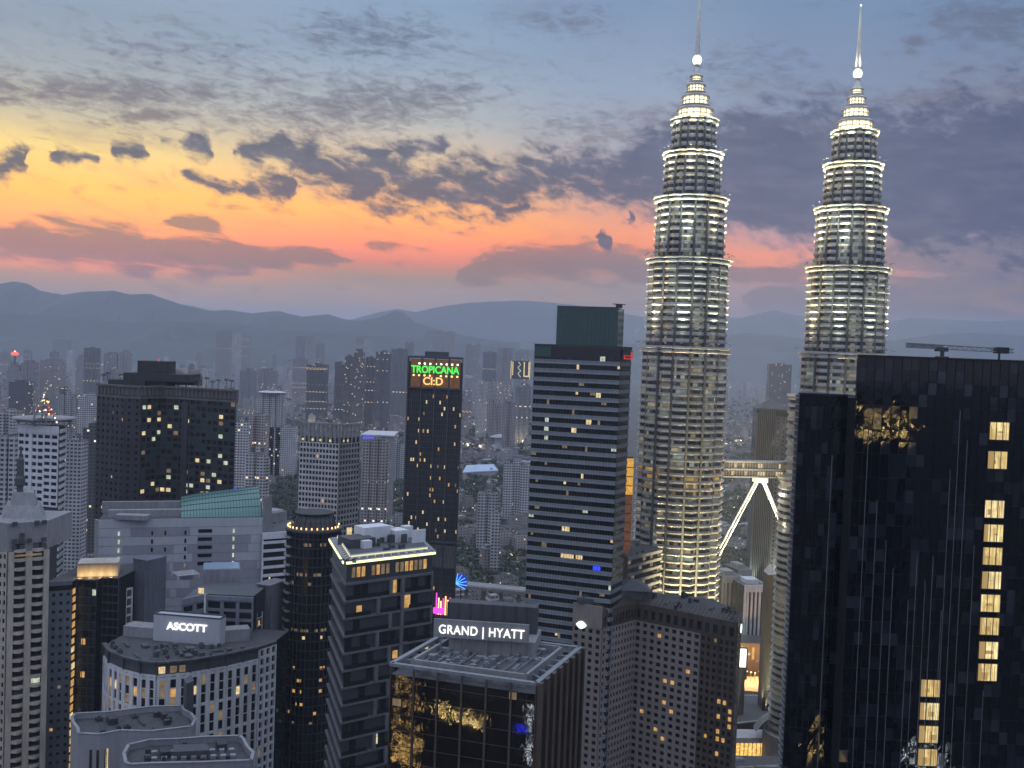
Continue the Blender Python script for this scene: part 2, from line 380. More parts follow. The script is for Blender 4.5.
def text(body, size, mat, root, loc, rot, name='lettering', extrude=.25, align='CENTER', bold=0.0, spacing=1.0, xs=1.0):
    cu = bpy.data.curves.new(name, 'FONT'); cu.body = body; cu.size = size; cu.extrude = extrude; cu.align_x = align; cu.offset = bold; cu.space_character = spacing
    t = bpy.data.objects.new(name+'_tmp', cu); COL.objects.link(t)
    dg = bpy.context.evaluated_depsgraph_get(); me = bpy.data.meshes.new_from_object(t.evaluated_get(dg))
    bpy.data.objects.remove(t); bpy.data.curves.remove(cu)
    me.materials.clear(); me.materials.append(mat)
    M = Matrix.Translation(Vector(loc)-Vector(root['_loc'])) @ Matrix.Rotation(rot, 4, 'Z') @ Matrix.Rotation(rad(90), 4, 'X') @ Matrix.Scale(xs, 4, (1,0,0))
    me.transform(M); me.name = name
    o = bpy.data.objects.new(name, me); COL.objects.link(o); o.parent = root; return o
def clutter(mb, poly, z, n, hmin=1, hmax=4, m=0, seed=1):
    """roof plant: boxes, ducts, vents inside the footprint"""
    rnd = random.Random(seed); c_ = centre(poly)
    d = (poly[1][0]-poly[0][0], poly[1][1]-poly[0][1]); ang = math.atan2(d[1], d[0]); L = math.hypot(*d)
    put = []; xs = [p[0] for p in poly]; ys = [p[1] for p in poly]
    def inside(x, y):
        k = False; q = poly[-1]
        for p in poly:
            if (p[1] > y) != (q[1] > y) and x < (q[0]-p[0])*(y-p[1])/(q[1]-p[1])+p[0]: k = not k
            q = p
        return k
    for _ in range(n*6):
        x, y = rnd.uniform(min(xs), max(xs)), rnd.uniform(min(ys), max(ys)); lx, ly = rnd.choice(((1.2,1.2),(2.4,1.4),(3.6,2.2),(5.5,.7),(.8,4.5),(1.6,1.6)))
        rr = max(lx, ly)*.62
        if not inside(x, y) or any(math.hypot(x-a, y-b) < rr+c2 for a, b, c2 in put): continue
        put.append((x, y, rr)); h = rnd.uniform(hmin, hmax)*(.35 if max(lx, ly) > 4 else 1)
        if rnd.random() < .2: mb.tube((x, y, z), (x, y, z+h), rnd.uniform(.4, .8), n=10, m=m)
        else:
            mb.obox((x, y), ang, lx, ly, z, z+h, m)
            if max(lx, ly) < 3 and rnd.random() < .5: mb.tube((x, y, z+h), (x, y, z+h+.35), .45, n=10, m=m)
        if len(put) >= n: break
def parapet(mb, poly, z, h=1.1, t=.35, m=0):
    n = len(poly)
    for k in range(n): mb.slab(poly[k], poly[(k+1) % n], -t, .05, z, z+h, m)
# ------------------------------------------------------------------ ground and hills
def vnoise(X, Y, seed, scale, octs=5, gain=.5, ridged=False):
    rs = np.random.RandomState(seed); out = np.zeros_like(X, dtype=float); amp = 1.0; tot = 0
    tab = rs.rand(256, 256)
    for o in range(octs):
        x = X/scale*(2**o)+o*17.3; y = Y/scale*(2**o)+o*9.1
        xi = np.floor(x).astype(int); yi = np.floor(y).astype(int); fx = x-xi; fy = y-yi
        fx = fx*fx*(3-2*fx); fy = fy*fy*(3-2*fy)
        a = tab[xi % 256, yi % 256]; b = tab[(xi+1) % 256, yi % 256]; c_ = tab[xi % 256, (yi+1) % 256]; d = tab[(xi+1) % 256, (yi+1) % 256]
        v = (a*(1-fx)+b*fx)*(1-fy)+(c_*(1-fx)+d*fx)*fy
        if ridged: v = 1-abs(2*v-1)
        out += v*amp; tot += amp; amp *= gain
    return out/tot
def hill_range(name, prof, Y0, depth, mat, seed, zb=-5):
    xs = [p[0] for p in prof]
    X0 = Xat(xs[0], Y0, 300); X1 = Xat(xs[-1], Y0, 300)
    n, mrows = 420, 60
    gx = np.linspace(X0, X1, n); px = np.array([proj(x, Y0, 300)[0] for x in gx]); py = np.interp(px, xs, [p[1] for p in prof])
    crest = np.array([Zat(a, b, Y0) for a, b in zip(px, py)])
    t = np.linspace(-1, 1, mrows)
    X, T = np.meshgrid(gx, t); Yv = Y0+T*depth+ (vnoise(X, T*0, seed+3, 2500, 2)-.5)*depth*.35
    fall = np.clip(1-np.abs(T)**1.25, 0, 1)
    nz = vnoise(X, Yv, seed, 1500, 6, .52, True)
    Z = zb+(crest[None, :]-zb)*fall*(1-(1-nz)*0.75*np.clip(np.abs(T)*3.2, 0, 1))
    Z += (vnoise(X, Yv, seed+9, 160, 3)-.5)*16*np.clip(fall*3, 0, 1)
    vs = np.stack([X, Yv, Z], -1).reshape(-1, 3)
    i = np.arange(n*(mrows-1)).reshape(mrows-1, n)[:, :-1].ravel()
    fs = np.stack([i, i+1, i+n+1, i+n], -1)
    me = bpy.data.meshes.new(name); me.from_pydata(vs.tolist(), [], fs.tolist()); me.materials.append(mat)
    me.polygons.foreach_set('use_smooth', [True]*len(me.polygons))
    o = bpy.data.objects.new(name, me); COL.objects.link(o); o['kind'] = 'structure'; return o
m_hill = solid('forest_slope', (.022,.034,.034,1), .95, var=.4, scale=.0012, streak=False)
far1 = [(-260,300),(-60,292),(0,296),(60,302),(160,298),(250,318),(330,322),(350,318),(372,312),(395,308),(415,311),(440,305),(470,301),(512,298),(545,300),(575,304),(605,308),(640,315),(690,316),(727,315),(745,317),(765,311),(778,308),(800,313),(830,317),(850,315),(870,317),(895,320),(920,316),(950,319),(985,320),(1024,319),(1100,316),(1300,320)]
hill_range('hills', far1, 13500, 2200, m_hill, 11)
near1 = [(-260,290),(-80,285),(-30,284),(0,282),(10,280),(22,281),(34,288),(46,291),(60,294),(78,291),(95,290),(112,289),(130,293),(150,292),(165,297),(188,304),(205,309),(230,309),(255,313),(280,311),(305,316),(330,313),(345,318),(362,320),(380,317),(396,310),(404,312),(416,322),(440,330),(480,338),(520,342)]
hill_range('hills', near1, 9500, 1900, m_hill, 23)
near2 = [(560,352),(610,344),(660,341),(700,338),(728,334),(745,332),(770,333),(800,338),(830,343),(860,342),(900,338),(940,333),(980,331),(1024,334),(1100,330),(1300,336)]
hill_range('hills', near2, 10200, 1500, m_hill, 31)
mid = [(-200,316),(0,312),(60,316),(120,322),(200,320),(260,327),(330,332),(400,336),(470,344),(540,350)]
hill_range('hills', mid, 8300, 900, m_hill, 41)
g = MB(); g.quad((-42000,-9000,0),(42000,-9000,0),(42000,40000,0),(-42000,40000,0))
m_ground = solid('city_ground', (.045,.048,.05,1), .95, var=.5, scale=.01, streak=False)
g.build('ground', m_ground, kind='structure')
# ------------------------------------------------------------------ haze
hz = MB(); hz.box(-43000, 43000, -10000, 41000, -6, HTOP)
m_haze = bpy.data.materials.new('haze'); m_haze.use_nodes = True
hn = m_haze.node_tree.nodes; 
for n_ in list(hn): hn.remove(n_)
pv = hn.new('ShaderNodeVolumePrincipled'); ho = hn.new('ShaderNodeOutputMaterial'); m_haze.node_tree.links.new(pv.outputs[0], ho.inputs['Volume'])
pv.inputs['Density'].default_value = SIGMA; pv.inputs['Color'].default_value = (.80,.86,1,1); pv.inputs['Anisotropy'].default_value = 0.3
hz.build('haze', m_haze, kind='stuff')
# ------------------------------------------------------------------ the twin towers
def star_ring(R, off):
    pts = []
    for k in range(8):
        a0 = k*45.0
        for f in (-11.25, -8.0, 0.0, 8.0): pts.append((a0+f, (R*(1-.105*abs(f)/11.25))))
        for f in (-11.25, -9.4, -6.5, -2.3, 2.3, 6.5, 9.4): pts.append((a0+22.5+f, R*.895+R*.085*math.sqrt(max(0, 1-(f/11.25)**2))))
    return [((r+off)*math.cos(rad(a)), (r+off)*math.sin(rad(a))) for a, r in pts]
def win_mat(amber=False):
    m, b, g = newmat('tower_window_band')
    oc = m.node_tree.nodes.new('ShaderNodeTexCoord').outputs['Object']
    sp = m.node_tree.nodes.new('ShaderNodeSeparateXYZ'); g.put(sp.inputs[0], oc)
    an = g.m('MULTIPLY', g.m('ARCTAN2', sp.outputs[1], sp.outputs[0]), 16/(2*math.pi))
    ca = g.m('FLOOR', g.m('MULTIPLY', an, 4.0)); cb = g.m('FLOOR', g.m('ADD', an, .5)); cz = g.m('FLOOR', g.m('DIVIDE', sp.outputs[2], 4.0))
    def wn(v):
        n = m.node_tree.nodes.new('ShaderNodeTexWhiteNoise'); n.noise_dimensions = '3D'; g.put(n.inputs['Vector'], v); return n.outputs['Value']
    w1 = wn(g.xyz(ca, cz, 3.3)); w2 = g.noise(g.xyz(g.m('MULTIPLY', cb, 7.31), g.m('MULTIPLY', sp.outputs[2], .045), 9.1), 1.0, 2, .5); w3 = wn(g.xyz(cb, cz, 7.7))
    w4 = wn(g.xyz(ca, cz, 5.1))
    k = g.m('ADD', g.m('MULTIPLY', g.mr(w1, .1, 1.1), g.mr(w2, .42, .68, .0, 1.2)), g.m('MULTIPLY', g.m('GREATER_THAN', w4, .965), .6))
    if amber: k = g.m('ADD', k, g.mr(w1, .2, 1.1, 0, .5))
    colr = g.ramp(w3, [(0, (1,.5,.1,1)), (1, (1,.66,.2,1))] if amber else [(0, (1,.80,.45,1)), (.4, (1,.92,.6,1)), (.7, (.88,1,.72,1)), (1, (.8,.95,.9,1))])
    b.inputs['Base Color'].default_value = (.02,.024,.028,1); b.inputs['Roughness'].default_value = .15
    g.put(b.inputs['Emission Color'], colr); g.put(b.inputs['Emission Strength'], g.m('MULTIPLY', k, 0.30))
    m.cycles.emission_sampling = 'NONE'; return m
m_band = win_mat(); m_amber = win_mat(True)
m_tsteel = solid('stainless_cladding', (.52,.51,.48,1), .32, .65, var=.25, streak=False)
m_tdark = solid('shadow_gap_metal', (.10,.10,.105,1), .5, .4)
m_crown = glow('crown_light', (1,.94,.60,1), 3.4, folds=.6)
TIERS = [(0, 237, 25.2, 25.2), (239, 287, 23.7, 23.4), (289, 321.5, 20.5, 20.0), (323.5, 346.8, 16.9, 15.9), (348.6, 366, 13.2, 12.2)]
def band_ring(mb, R0, o0, z0, R1, o1, z1, m=0):
    a = star_ring(R0, o0); b = star_ring(R1, o1); i = len(mb.v); n = len(a)
    mb.v += [(x, y, z0) for x, y in a]+[(x, y, z1) for x, y in b]
    for k in range(n):
        j = (k+1) % n; mb.f.append((i+k, i+j, i+n+j, i+n+k)); mb.mi.append(m)
def flood(root, x, y, z, w, tilt=(0,0), size=rad(110), colr=(1,.9,.62), soft=.6):
    l = MB(); l.obox((x, y), math.atan2(y, x), .9, .9, z, z+.5); o = l.build('floodlight', MT['plant'], root)
    L = bpy.data.lights.new('lamp', 'SPOT'); L.energy = w; L.spot_size = size; L.spot_blend = .8; L.color = colr; L.shadow_soft_size = soft
    lo = bpy.data.objects.new('lamp', L); COL.objects.link(lo); lo.parent = o; lo.location = (x, y, z+.9)
    d = Vector((-tilt[0], -tilt[1], 1)); lo.rotation_euler = d.to_track_quat('-Z', 'Y').to_euler()
def petronas(cx, cy, rot):
    r = thing('skyscraper', '', 'skyscraper', (0, 0, 0)); r['_loc'] = (0, 0, 0)
    for ti, (z0, z1, Ra, Rb) in enumerate(TIERS):
        mb = MB(); n = max(1, round((z1-z0)/4.0)); h = (z1-z0)/n
        for k in range(n):
            z = z0+k*h; R = Ra+(Rb-Ra)*k/n
            g1 = MB(); band_ring(g1, R, -.7, z+.1, R, -.7, z+h*.50)
            amber = ti == 0 and 156 < z+h/2 < 174
            g1.build('window_band', m_amber if amber else m_band, r)
            for (o0, a, o1, b_) in ((-.7,.50,0,.50),(0,.50,0,.62),(0,.62,.5,.65),(.5,.65,.5,.74),(.5,.74,0,.77),(0,.77,0,1.0),(0,1.0,-.7,1.02)):
                band_ring(mb, R, o0, z+h*a, R, o1, z+h*b_)
        for k in range(8):     # recessed dark mullions between the bays
            for s_ in (-1, 1):
                a = rad(k*45+s_*11.25); 
                mb.tube((Ra*.905*math.cos(a), Ra*.905*math.sin(a), z0), (Rb*.905*math.cos(a), Rb*.905*math.sin(a), z1), 1.0, n=5, m=1)
        t = mb.build('tier', [m_tsteel, m_tdark], r)
        lg = MB()
        for (za, oz) in ((z1-1.6, 1.4), (z1+.6, 1.9)):
            band_ring(lg, Rb, oz-1.6, za-.3, Rb, oz, za); band_ring(lg, Rb, oz, za, Rb, oz, za+.7); band_ring(lg, Rb, oz, za+.7, Rb, -2.5, za+.9)
        lg.v = lg.v; top = [(x, y, z1+1.2) for x, y in star_ring(Rb, -.2)]; i = len(lg.v); lg.v += top; lg.f.append(tuple(range(i, i+len(top)))); lg.mi.append(0)
        o = lg.build('ledge', m_tsteel, t); 
    # floodlights on the ledges, one under each bay
    for (zz, R, W) in ((239, 23.6, 80000), (289, 20.6, 80000), (323.8, 17.0, 60000), (348.9, 13.4, 45000)):
        for k in range(16):
            a = rad(k*22.5); ca, sa = math.cos(a), math.sin(a); ro = R+3.4; br = 1.0 if k % 2 else .25
            lc = (1,.90,.55) if random.random() < .6 else (.9,1,.72); kk = br*random.uniform(.5, 1.3)
            flood(r, ro*ca, ro*sa, zz+1.6, W*.35*kk, (.05*ca, .05*sa), size=rad(80), colr=lc)
            if k % 2: flood(r, (ro+1.2)*ca, (ro+1.2)*sa, zz+1.2, W*7.5*kk, (.12*ca, .12*sa), size=rad(40), colr=lc)
    for k in range(16):
        a = rad(k*22.5+11.25); ca, sa = math.cos(a), math.sin(a); flood(r, 38*ca, 38*sa, 28, 4800000*random.uniform(.7, 1.3), (.13*ca, .13*sa), colr=(1,.82,.42), size=rad(40))
    # crown
    for (z0, z1, R0, R1) in ((366.8, 374.6, 10.0, 7.8), (374.6, 382.0, 7.4, 5.4), (382.0, 388.2, 5.0, 3.7), (388.2, 393.0, 3.2, 2.2)):
        c1 = MB(); hh = z1-z0; c1.lathe((0, 0), [(R0-.9, z0+.3), (R0-.9, z0+hh*.62)], 32, cap=False)
        co = c1.build('crown_ring', m_crown, r)
        f1 = MB(); f1.lathe((0, 0), [(R0-1, z0+hh*.62), (R0+.5, z0+hh*.66), (R0+.6, z0+hh*.76), (R1+.3, z1-.1), (R1-.4, z1)], 32)
        f1.lathe((0, 0), [(R0-1, z0-.1), (R0+.9, z0+.1), (R0+.9, z0+.6), (R0-1, z0+.7)], 32)
        f1.lathe((0, 0), [(R0-1, z0+hh*.34), (R0+.1, z0+hh*.35), (R0+.1, z0+hh*.40), (R0-1, z0+hh*.41)], 32)
        for k in range(16):
            a = rad(k*22.5); f1.tube(((R0-.3)*math.cos(a), (R0-.3)*math.sin(a), z0), ((R0-.3)*math.cos(a), (R0-.3)*math.sin(a), z0+hh*.7), .3, n=5)
        f1.build('crown_fin', m_tsteel, co)
    nk = MB(); nk.lathe((0, 0), [(2.4, 392.5), (1.5, 396.5), (1.7, 398.2)], 16); nk.build('neck', m_tsteel, r)
    b = MB(); b.lathe((0, 0), [(2.6*math.sin(math.pi*q/12)+.02, 400.8-2.9*math.cos(math.pi*q/12)) for q in range(13)], 20); b.build('ball', glow('ball_light', (1,.95,.8,1), 2.2), r, smooth=True)
    m_ = MB(); m_.lathe((0, 0), [(1.5, 403.4), (1.25, 412), (.75, 428), (.35, 439.5)], 10); m_.build('spire', m_tsteel, r)
    tp = MB(); tp.lathe((0, 0), [(.3, 439.5), (.55, 440), (.3, 440.6)], 8); tp.build('spire_tip', MT['white_l'], r)
    r.location = (cx, cy, 0); r.rotation_euler = (0, 0, rot); return r
def dup(o, parent=None):
    c_ = o.copy(); COL.objects.link(c_); c_.parent = parent
    for ch in list(o.children): dup(ch, c_)
    return c_
T1 = at(684.8, 352, 600); T2 = at(844.2, 357, 616)
p1 = petronas(T1.x, T1.y, rad(-90+9)); p1['label'] = 'left twin tower, stainless steel, lit, standing behind the beige hotel'
p1['group'] = 'the pair of spired steel skyscrapers'
p2 = dup(p1); p2.location = (T2.x, T2.y, 0); p2.rotation_euler = (0, 0, rad(-90-4)); p2['label'] = 'right twin tower, stainless steel, lit, half hidden by the black glass tower'
p2['group'] = p1['group']
for ch in p2.children:
    if ch.name.startswith('spire.'):
        pass
for k, a in enumerate((40, 160, 280)):          # the right mast is floodlit
    fx, fy = 1.9*math.cos(rad(a)), 1.9*math.sin(rad(a))
    flood(p2, fx, fy, 403.6, 60000, (.10*math.cos(rad(a)), .10*math.sin(rad(a))), size=rad(50), soft=.2)
# round lower drums against the outer foot of the right tower
M2 = (Matrix.Translation(p2.location) @ Matrix.Rotation(rad(-94), 4, 'Z')).inverted()
for (px, py, Yc, R_) in ((789.5, 396, 604, 15.0), (780.0, 478, 598, 13.0)):
    zt = Zat(px, py, Yc); cx = Xat(px, Yc, zt)+R_; n = int(zt/4); h = zt/n
    dr = MB()
    for k in range(n):
        z = k*h; dr.lathe((cx, Yc), [(R_-.7, z+h*.5), (R_, z+h*.5), (R_, z+h*.62), (R_+.5, z+h*.65), (R_+.5, z+h*.74), (R_, z+h*.77), (R_, z+h), (R_-.7, z+h*1.02)], 40, cap=False)
    dr.lathe((cx, Yc), [(R_+.9, zt), (R_+.9, zt+1.2), (R_-2, zt+1.4)], 40)
    d = dr.build('annex_drum', m_tsteel); d.parent = p2; d.matrix_parent_inverse = M2
    gm = MB()
    for k in range(n): gm.lathe((cx, Yc), [(R_-.7, k*h), (R_-.7, k*h+h*.5)], 40, cap=False)
    g_ = gm.build('window_band', m_band); g_.parent = p2; g_.matrix_parent_inverse = M2
# skybridge
def bridge():
    A = Vector((T1.x, T1.y, 0)); B = Vector((T2.x, T2.y, 0)); d = (B-A).normalized(); L = (B-A).length
    a = A+d*25.2; b = B-d*24.8; mid = (a+b)/2
    r = thing('skybridge', 'lit two storey skybridge on slanted legs joining the twin towers', 'bridge', (mid.x, mid.y, 164.5))
    q0, q1 = (a.x, a.y), (b.x, b.y)
    bk = (-d.y*2.6, d.x*2.6)
    f0, f1 = (a.x-bk[0], a.y-bk[1]), (b.x-bk[0], b.y-bk[1])
    if f0[1] > a.y: bk = (-bk[0], -bk[1]); f0, f1 = (a.x-bk[0], a.y-bk[1]), (b.x-bk[0], b.y-bk[1])
    core = MB(); core.prism([f0, f1, (b.x+bk[0], b.y+bk[1]), (a.x+bk[0], a.y+bk[1])], 165.4, 173.4); core.build('bridge_box', m_tdark, r)
    dk = MB()
    for z0, z1, o in ((164.6, 165.4, .7), (168.8, 169.8, .6), (173.2, 174.2, .8)): dk.slab(f0, f1, -5.2-o, o, z0, z1)
    for k in range(31):
        p = lerp(f0, f1, k/30); q = lerp(f0, f1, min(1, k/30+.006)); dk.slab(p, q, 0, .35, 165.4, 173.2)
    dk.build('deck', m_tsteel, r)
    pn = Panes(r, 60)
    for k in range(30):
        for z0, z1 in ((165.9, 168.3), (170.2, 172.8)): pn.rect(f0, f1, .12, (k+.2)/30, (k+.9)/30, z0, z1, MT['dim'] if random.random() < .8 else MT['warm'])
    pn.done()
    hub = (mid.x, mid.y, 163.6)
    wl = solid('white_steel', (.8,.8,.76,1), .4, .0, var=.05)
    for end, sg in ((A+d*25.0, -1), (B-d*25.0, 1)):
        for s_ in (-2.2, 2.2):
            lg = MB(); off = Vector((-d.y, d.x, 0))*s_
            lg.tube(Vector(hub)+off*.8+d*sg*1.4, Vector((end.x, end.y, 119))+off, .55, .45, 10); lg.build('leg', wl, r)
    kn = MB(); kn.obox((mid.x, mid.y), math.atan2(d.y, d.x), 7, 6.5, 161.8, 164.5); kn.build('pier_head', wl, r)
    for sg in (-1, 1):
        for hh in (0.15, .6):
            L_ = bpy.data.lights.new('bridge_lamp', 'POINT'); L_.energy = 3500; L_.color = (1,.95,.8); L_.shadow_soft_size = .5
            o = bpy.data.objects.new('lamp', L_); COL.objects.link(o); o.parent = r
            e = (A+d*25.0) if sg < 0 else (B-d*25.0); p = Vector(hub).lerp(Vector((e.x, e.y, 119)), hh)+Vector((0, -9, -1)); o.location = p-Vector(r['_loc'])
bridge()
# ------------------------------------------------------------------ buildings near the camera
def body(root, poly, z0, z1, mat, name='wall', inset=0.0, top=None):
    m = MB(); m.prism(poly, z0, z1, 0, 1 if top else None); return m.build(name, [mat, top] if top else mat, root)
def rect_poly(A, B, depth):               # footprint behind the wall line A-B
    dx, dy = B[0]-A[0], B[1]-A[1]; L = math.hypot(dx, dy); nx, ny = -dy/L*depth, dx/L*depth
    return [A, B, (B[0]+nx, B[1]+ny), (A[0]+nx, A[1]+ny)]
def T(name, label, cat, poly, group=None):
    c_ = centre(poly); return thing(name, label, cat, (c_[0], c_[1], 0), group)
def roof_bits(r, poly, z, n, mat='plant', hmax=4, seed=1, par='conc'):
    m = MB(); parapet(m, poly, z, 1.2, .4); m.build('parapet', MT[par], r)
    m = MB(); clutter(m, poly, z, n, .8, hmax, 0, seed); m.build('roof_plant', MT[mat], r)

# === banded office tower with a glass box on top
MT['bandp'] = solid('band_panel', (.26,.285,.31,1), var=.15); MT['slab0'] = solid('side_band', (.13,.135,.14,1))
def banded_tower():
    zt = 236.5
    A = (Xat(535, 476, zt), 476); B = (Xat(621, 462, zt), 462); C_ = (Xat(631.5, 474, zt), 474)
    D = (A[0]+13, A[1]+38); E = (Xat(629, 504, zt), 504)
    poly = [A, B, C_, E, D]
    r = T('office_tower', 'dark glass office tower with pale horizontal bands and a green glass box on its roof', 'office tower', poly)
    body(r, poly, 0, zt, MT['g_dark'], 'glass_wall', top=MT['rooftop'])
    n = 55; dz = 4.05
    for (a, b, nm) in ((A, B, 0), (B, C_, 1)):
        for k in range(n):
            z = zt-6.5-k*dz
            if z < 6: break
            m = MB()
            off = .9 if nm == 0 else .25
            m.slab(a, b, 0, off, z-1.75, z)
            if nm == 0: m.slab(a, b, off, off+.35, z-.25, z+.1)
            m.build('spandrel', MT['bandp'] if nm == 0 else MT['slab0'], r)
    mu = MB()
    for k in range(31): mu.slab(lerp(A, B, k/30), lerp(A, B, k/30+.003), 0, .3, 8, zt-5)
    mu.slab(A, B, 0, .5, zt-1.0, zt+.4); mu.slab(B, C_, 0, .4, zt-1, zt+.4)
    mu.build('mullion', MT['darker'], r)
    p = Panes(r, 90)
    for k in range(52):
        z = zt-6.5-k*dz
        for i in range(30):
            if random.random() < (.055 if k < 20 else .02):
                p.rect(A, B, .15, (i+.1)/30, (i+random.choice((.9, .9, 1.8)))/30, z+random.choice((.1, 1.0)), z+2.2, random.choice((MT['warm'], MT['cool'], MT['dim'], MT['dim'])))
    for (px, py, w_, mt) in ((562, 560, 14, 'warm'), (574, 562, 7, 'warm'), (592, 565, 8, 'blue'), (546, 420, 4, 'cool'), (546, 428, 5, 'cool'), (546, 437, 4, 'cool')):
        t = (px-521)/(607-521) if py > 500 else (px-531)/(616-531)
        z = Zat(px, py, 469); kz = round((zt-6.5-z)/dz); z = zt-6.5-kz*dz
        p.rect(A, B, .2, t-.0055*w_, t+.0055*w_, z+.2, z+2.0, MT[mt])
    p.done()
    # set-back glass storey and the glass box
    q = [lerp(A, B, .02), lerp(A, B, .93), (lerp(A, B, .93)[0]+10, B[1]+26), (A[0]+11, A[1]+30)]
    b1 = (Xat(557, 480, 250), 480); b2 = (Xat(618, 473, 250), 473); zb = Zat(588, 307, 476)
    bp = rect_poly(b1, b2, 18)
    bx = body(r, bp, zt-1, zb, MT['g_green'], 'glass_box')
    fr = MB()
    for k in range(15): fr.slab(lerp(b1, b2, k/14), lerp(b1, b2, k/14+.004), 0, .12, zt, zb)
    for k in range(1, 6): fr.slab(b1, b2, 0, .10, zt+(zb-zt)*k/6, zt+(zb-zt)*k/6+.1)
    fr.slab(b1, b2, -.3, .2, zb-.3, zb+.3)
    fr.build('box_frame', MT['dark'], bx)
    cr = MB(); cr.obox(lerp(bp[1], bp[2], .1), 0, 3, .8, zb, zb+1.6); cr.obox(lerp(bp[1], bp[2], .1), .3, 6, .3, zb+1.5, zb+1.9); cr.build('roof_crane', MT['darker'], r)
    sg = MB(); sg.slab(lerp(B, C_, .05), lerp(B, C_, .95), .5, 1.0, zt-5, zt-1.2); so = sg.build('corner_sign', MT['darker'], r)
    s2 = MB()
    for (u0, u1, v0, v1) in ((.1, .9, .16, .24), (.1, .2, .25, .5), (.75, .9, .25, .8), (.3, .7, .4, .46)):
        s2.slab(lerp(B, C_, u0), lerp(B, C_, u1), 1.0, 1.15, zt-6+5.5*v0, zt-6+5.5*v1)
    s2.build('sign_tube', glow('sign_red', (1,.06,.04,1), .55), so)
    gs = MB(); gs.slab(lerp(A, B, 0), lerp(A, B, .2), .3, .45, zt-5.2, zt-.8); gs.build('corner_glazing', MT['g_green'], r)
banded_tower()

# === slim black residential tower with the lit green sign
def slim_tower():
    zt = Zat(438, 357, 620)
    A = (Xat(409, 622, zt), 622); B = (Xat(463.5, 616, zt), 616); poly = [A, B, (Xat(461, 644, zt), 644), (Xat(415, 648, zt), 648)]
    r = T('residential_tower', 'slim black tower with a green TROPICANA sign glowing at its top', 'tower block', poly)
    body(r, poly, 0, zt-3, MT['darker'], 'wall', top=MT['rooftop'])
    m = MB(); L = math.hypot(B[0]-A[0], B[1]-A[1])
    for k in range(25): m.slab(lerp(A, B, k/24-.004), lerp(A, B, k/24+.004), 0, .35 if k % 6 else .7, 6, zt-19)
    for k in range(5): m.slab(lerp(A, B, k/4-.012), lerp(A, B, min(1, k/4+.012)), 0, 1.1, 0, zt)
    for k in range(0, 60): m.slab(A, B, 0, .18, 8+k*3.45, 8.5+k*3.45)
    for z in (zt-1, zt-10, zt-19, zt-110, zt-125): m.slab(A, B, 0, 1.2, z, z+1.0)
    m.prism([(x, y) for x, y in poly], zt-1, zt+.2)
    m.obox(centre(poly), 0, 14, 8, zt+.2, zt+3)
    m.build('frame', MT['dark'], r)
    lv = MB()
    for k in range(40): lv.slab(lerp(A, B, k/40+.004), lerp(A, B, k/40+.014), .2, .5, zt-124, zt-111)
    lv.build('louvre_screen', MT['conc'], r)
    p = Panes(r, 100)
    for j in range(57):
        z = zt-22-j*3.45
        if zt-126 < z < zt-109: continue
        for i in range(24):
            mask = .10 if 3 < i < 22 else .05
            if 30 < j < 40: mask = .0 if j % 3 else .07
            if random.random() < mask: p.rect(A, B, .24, (i+.2)/24, (i+.8)/24, z-2.3, z-.3, random.choice((MT['warm'], MT['dim'], MT['amber'], MT['warm'])))
    p.done()
    lob = MB(); lob.slab(lerp(A, B, .05), lerp(A, B, .95), .15, .3, zt-18, zt-1.5); lob.build('lit_lobby', glow('sky_lobby_glow', (1,.42,.1,1), .15, folds=.6), r)
    # spotlights dots
    for row, zz, col in ((0, zt-4.6, 'white_l'), (1, zt-11.6, 'orange_l')):
        for k in range(9):
            if random.random() < .85:
                d = MB(); t = .09+k*.1; d.slab(lerp(A, B, t), lerp(A, B, t+.03), .8, 1.0, zz, zz+.9); d.build('downlight', MT[col], r)
    ang = math.atan2(B[1]-A[1], B[0]-A[0]); mid = lerp(A, B, .5); nx, ny = math.sin(ang), -math.cos(ang)
    text('TROPICANA', 6.0, MT['green'], r, (mid[0]+nx*1.5, mid[1]+ny*1.5, zt-9.6), ang, bold=.14, xs=.86)
    text('CI:D', 6.4, glow('sign_amber', (1,.62,.2,1), 1.3), r, (mid[0]-1+nx*1.5, mid[1]+ny*1.5, zt-16.5), ang, bold=.1)
    for k in range(7):                     # vertical light tubes near the foot
        l = MB(); t = .66+k*.042; z1 = Zat(440, 598, 620)+random.uniform(-1, 4); z0 = Zat(440, 613, 620)
        l.slab(lerp(A, B, t), lerp(A, B, t+.02), 1.3, 1.6, z0, z1); l.build('light_tube', MT['orange_l'] if k % 3 else MT['magenta'], r)
    l = MB(); l.slab(lerp(A, B, .62), lerp(A, B, .82), 1.7, 2.0, Zat(440, 612, 620), Zat(440, 606, 620)); l.build('led_screen', MT['magenta'], r)
slim_tower()

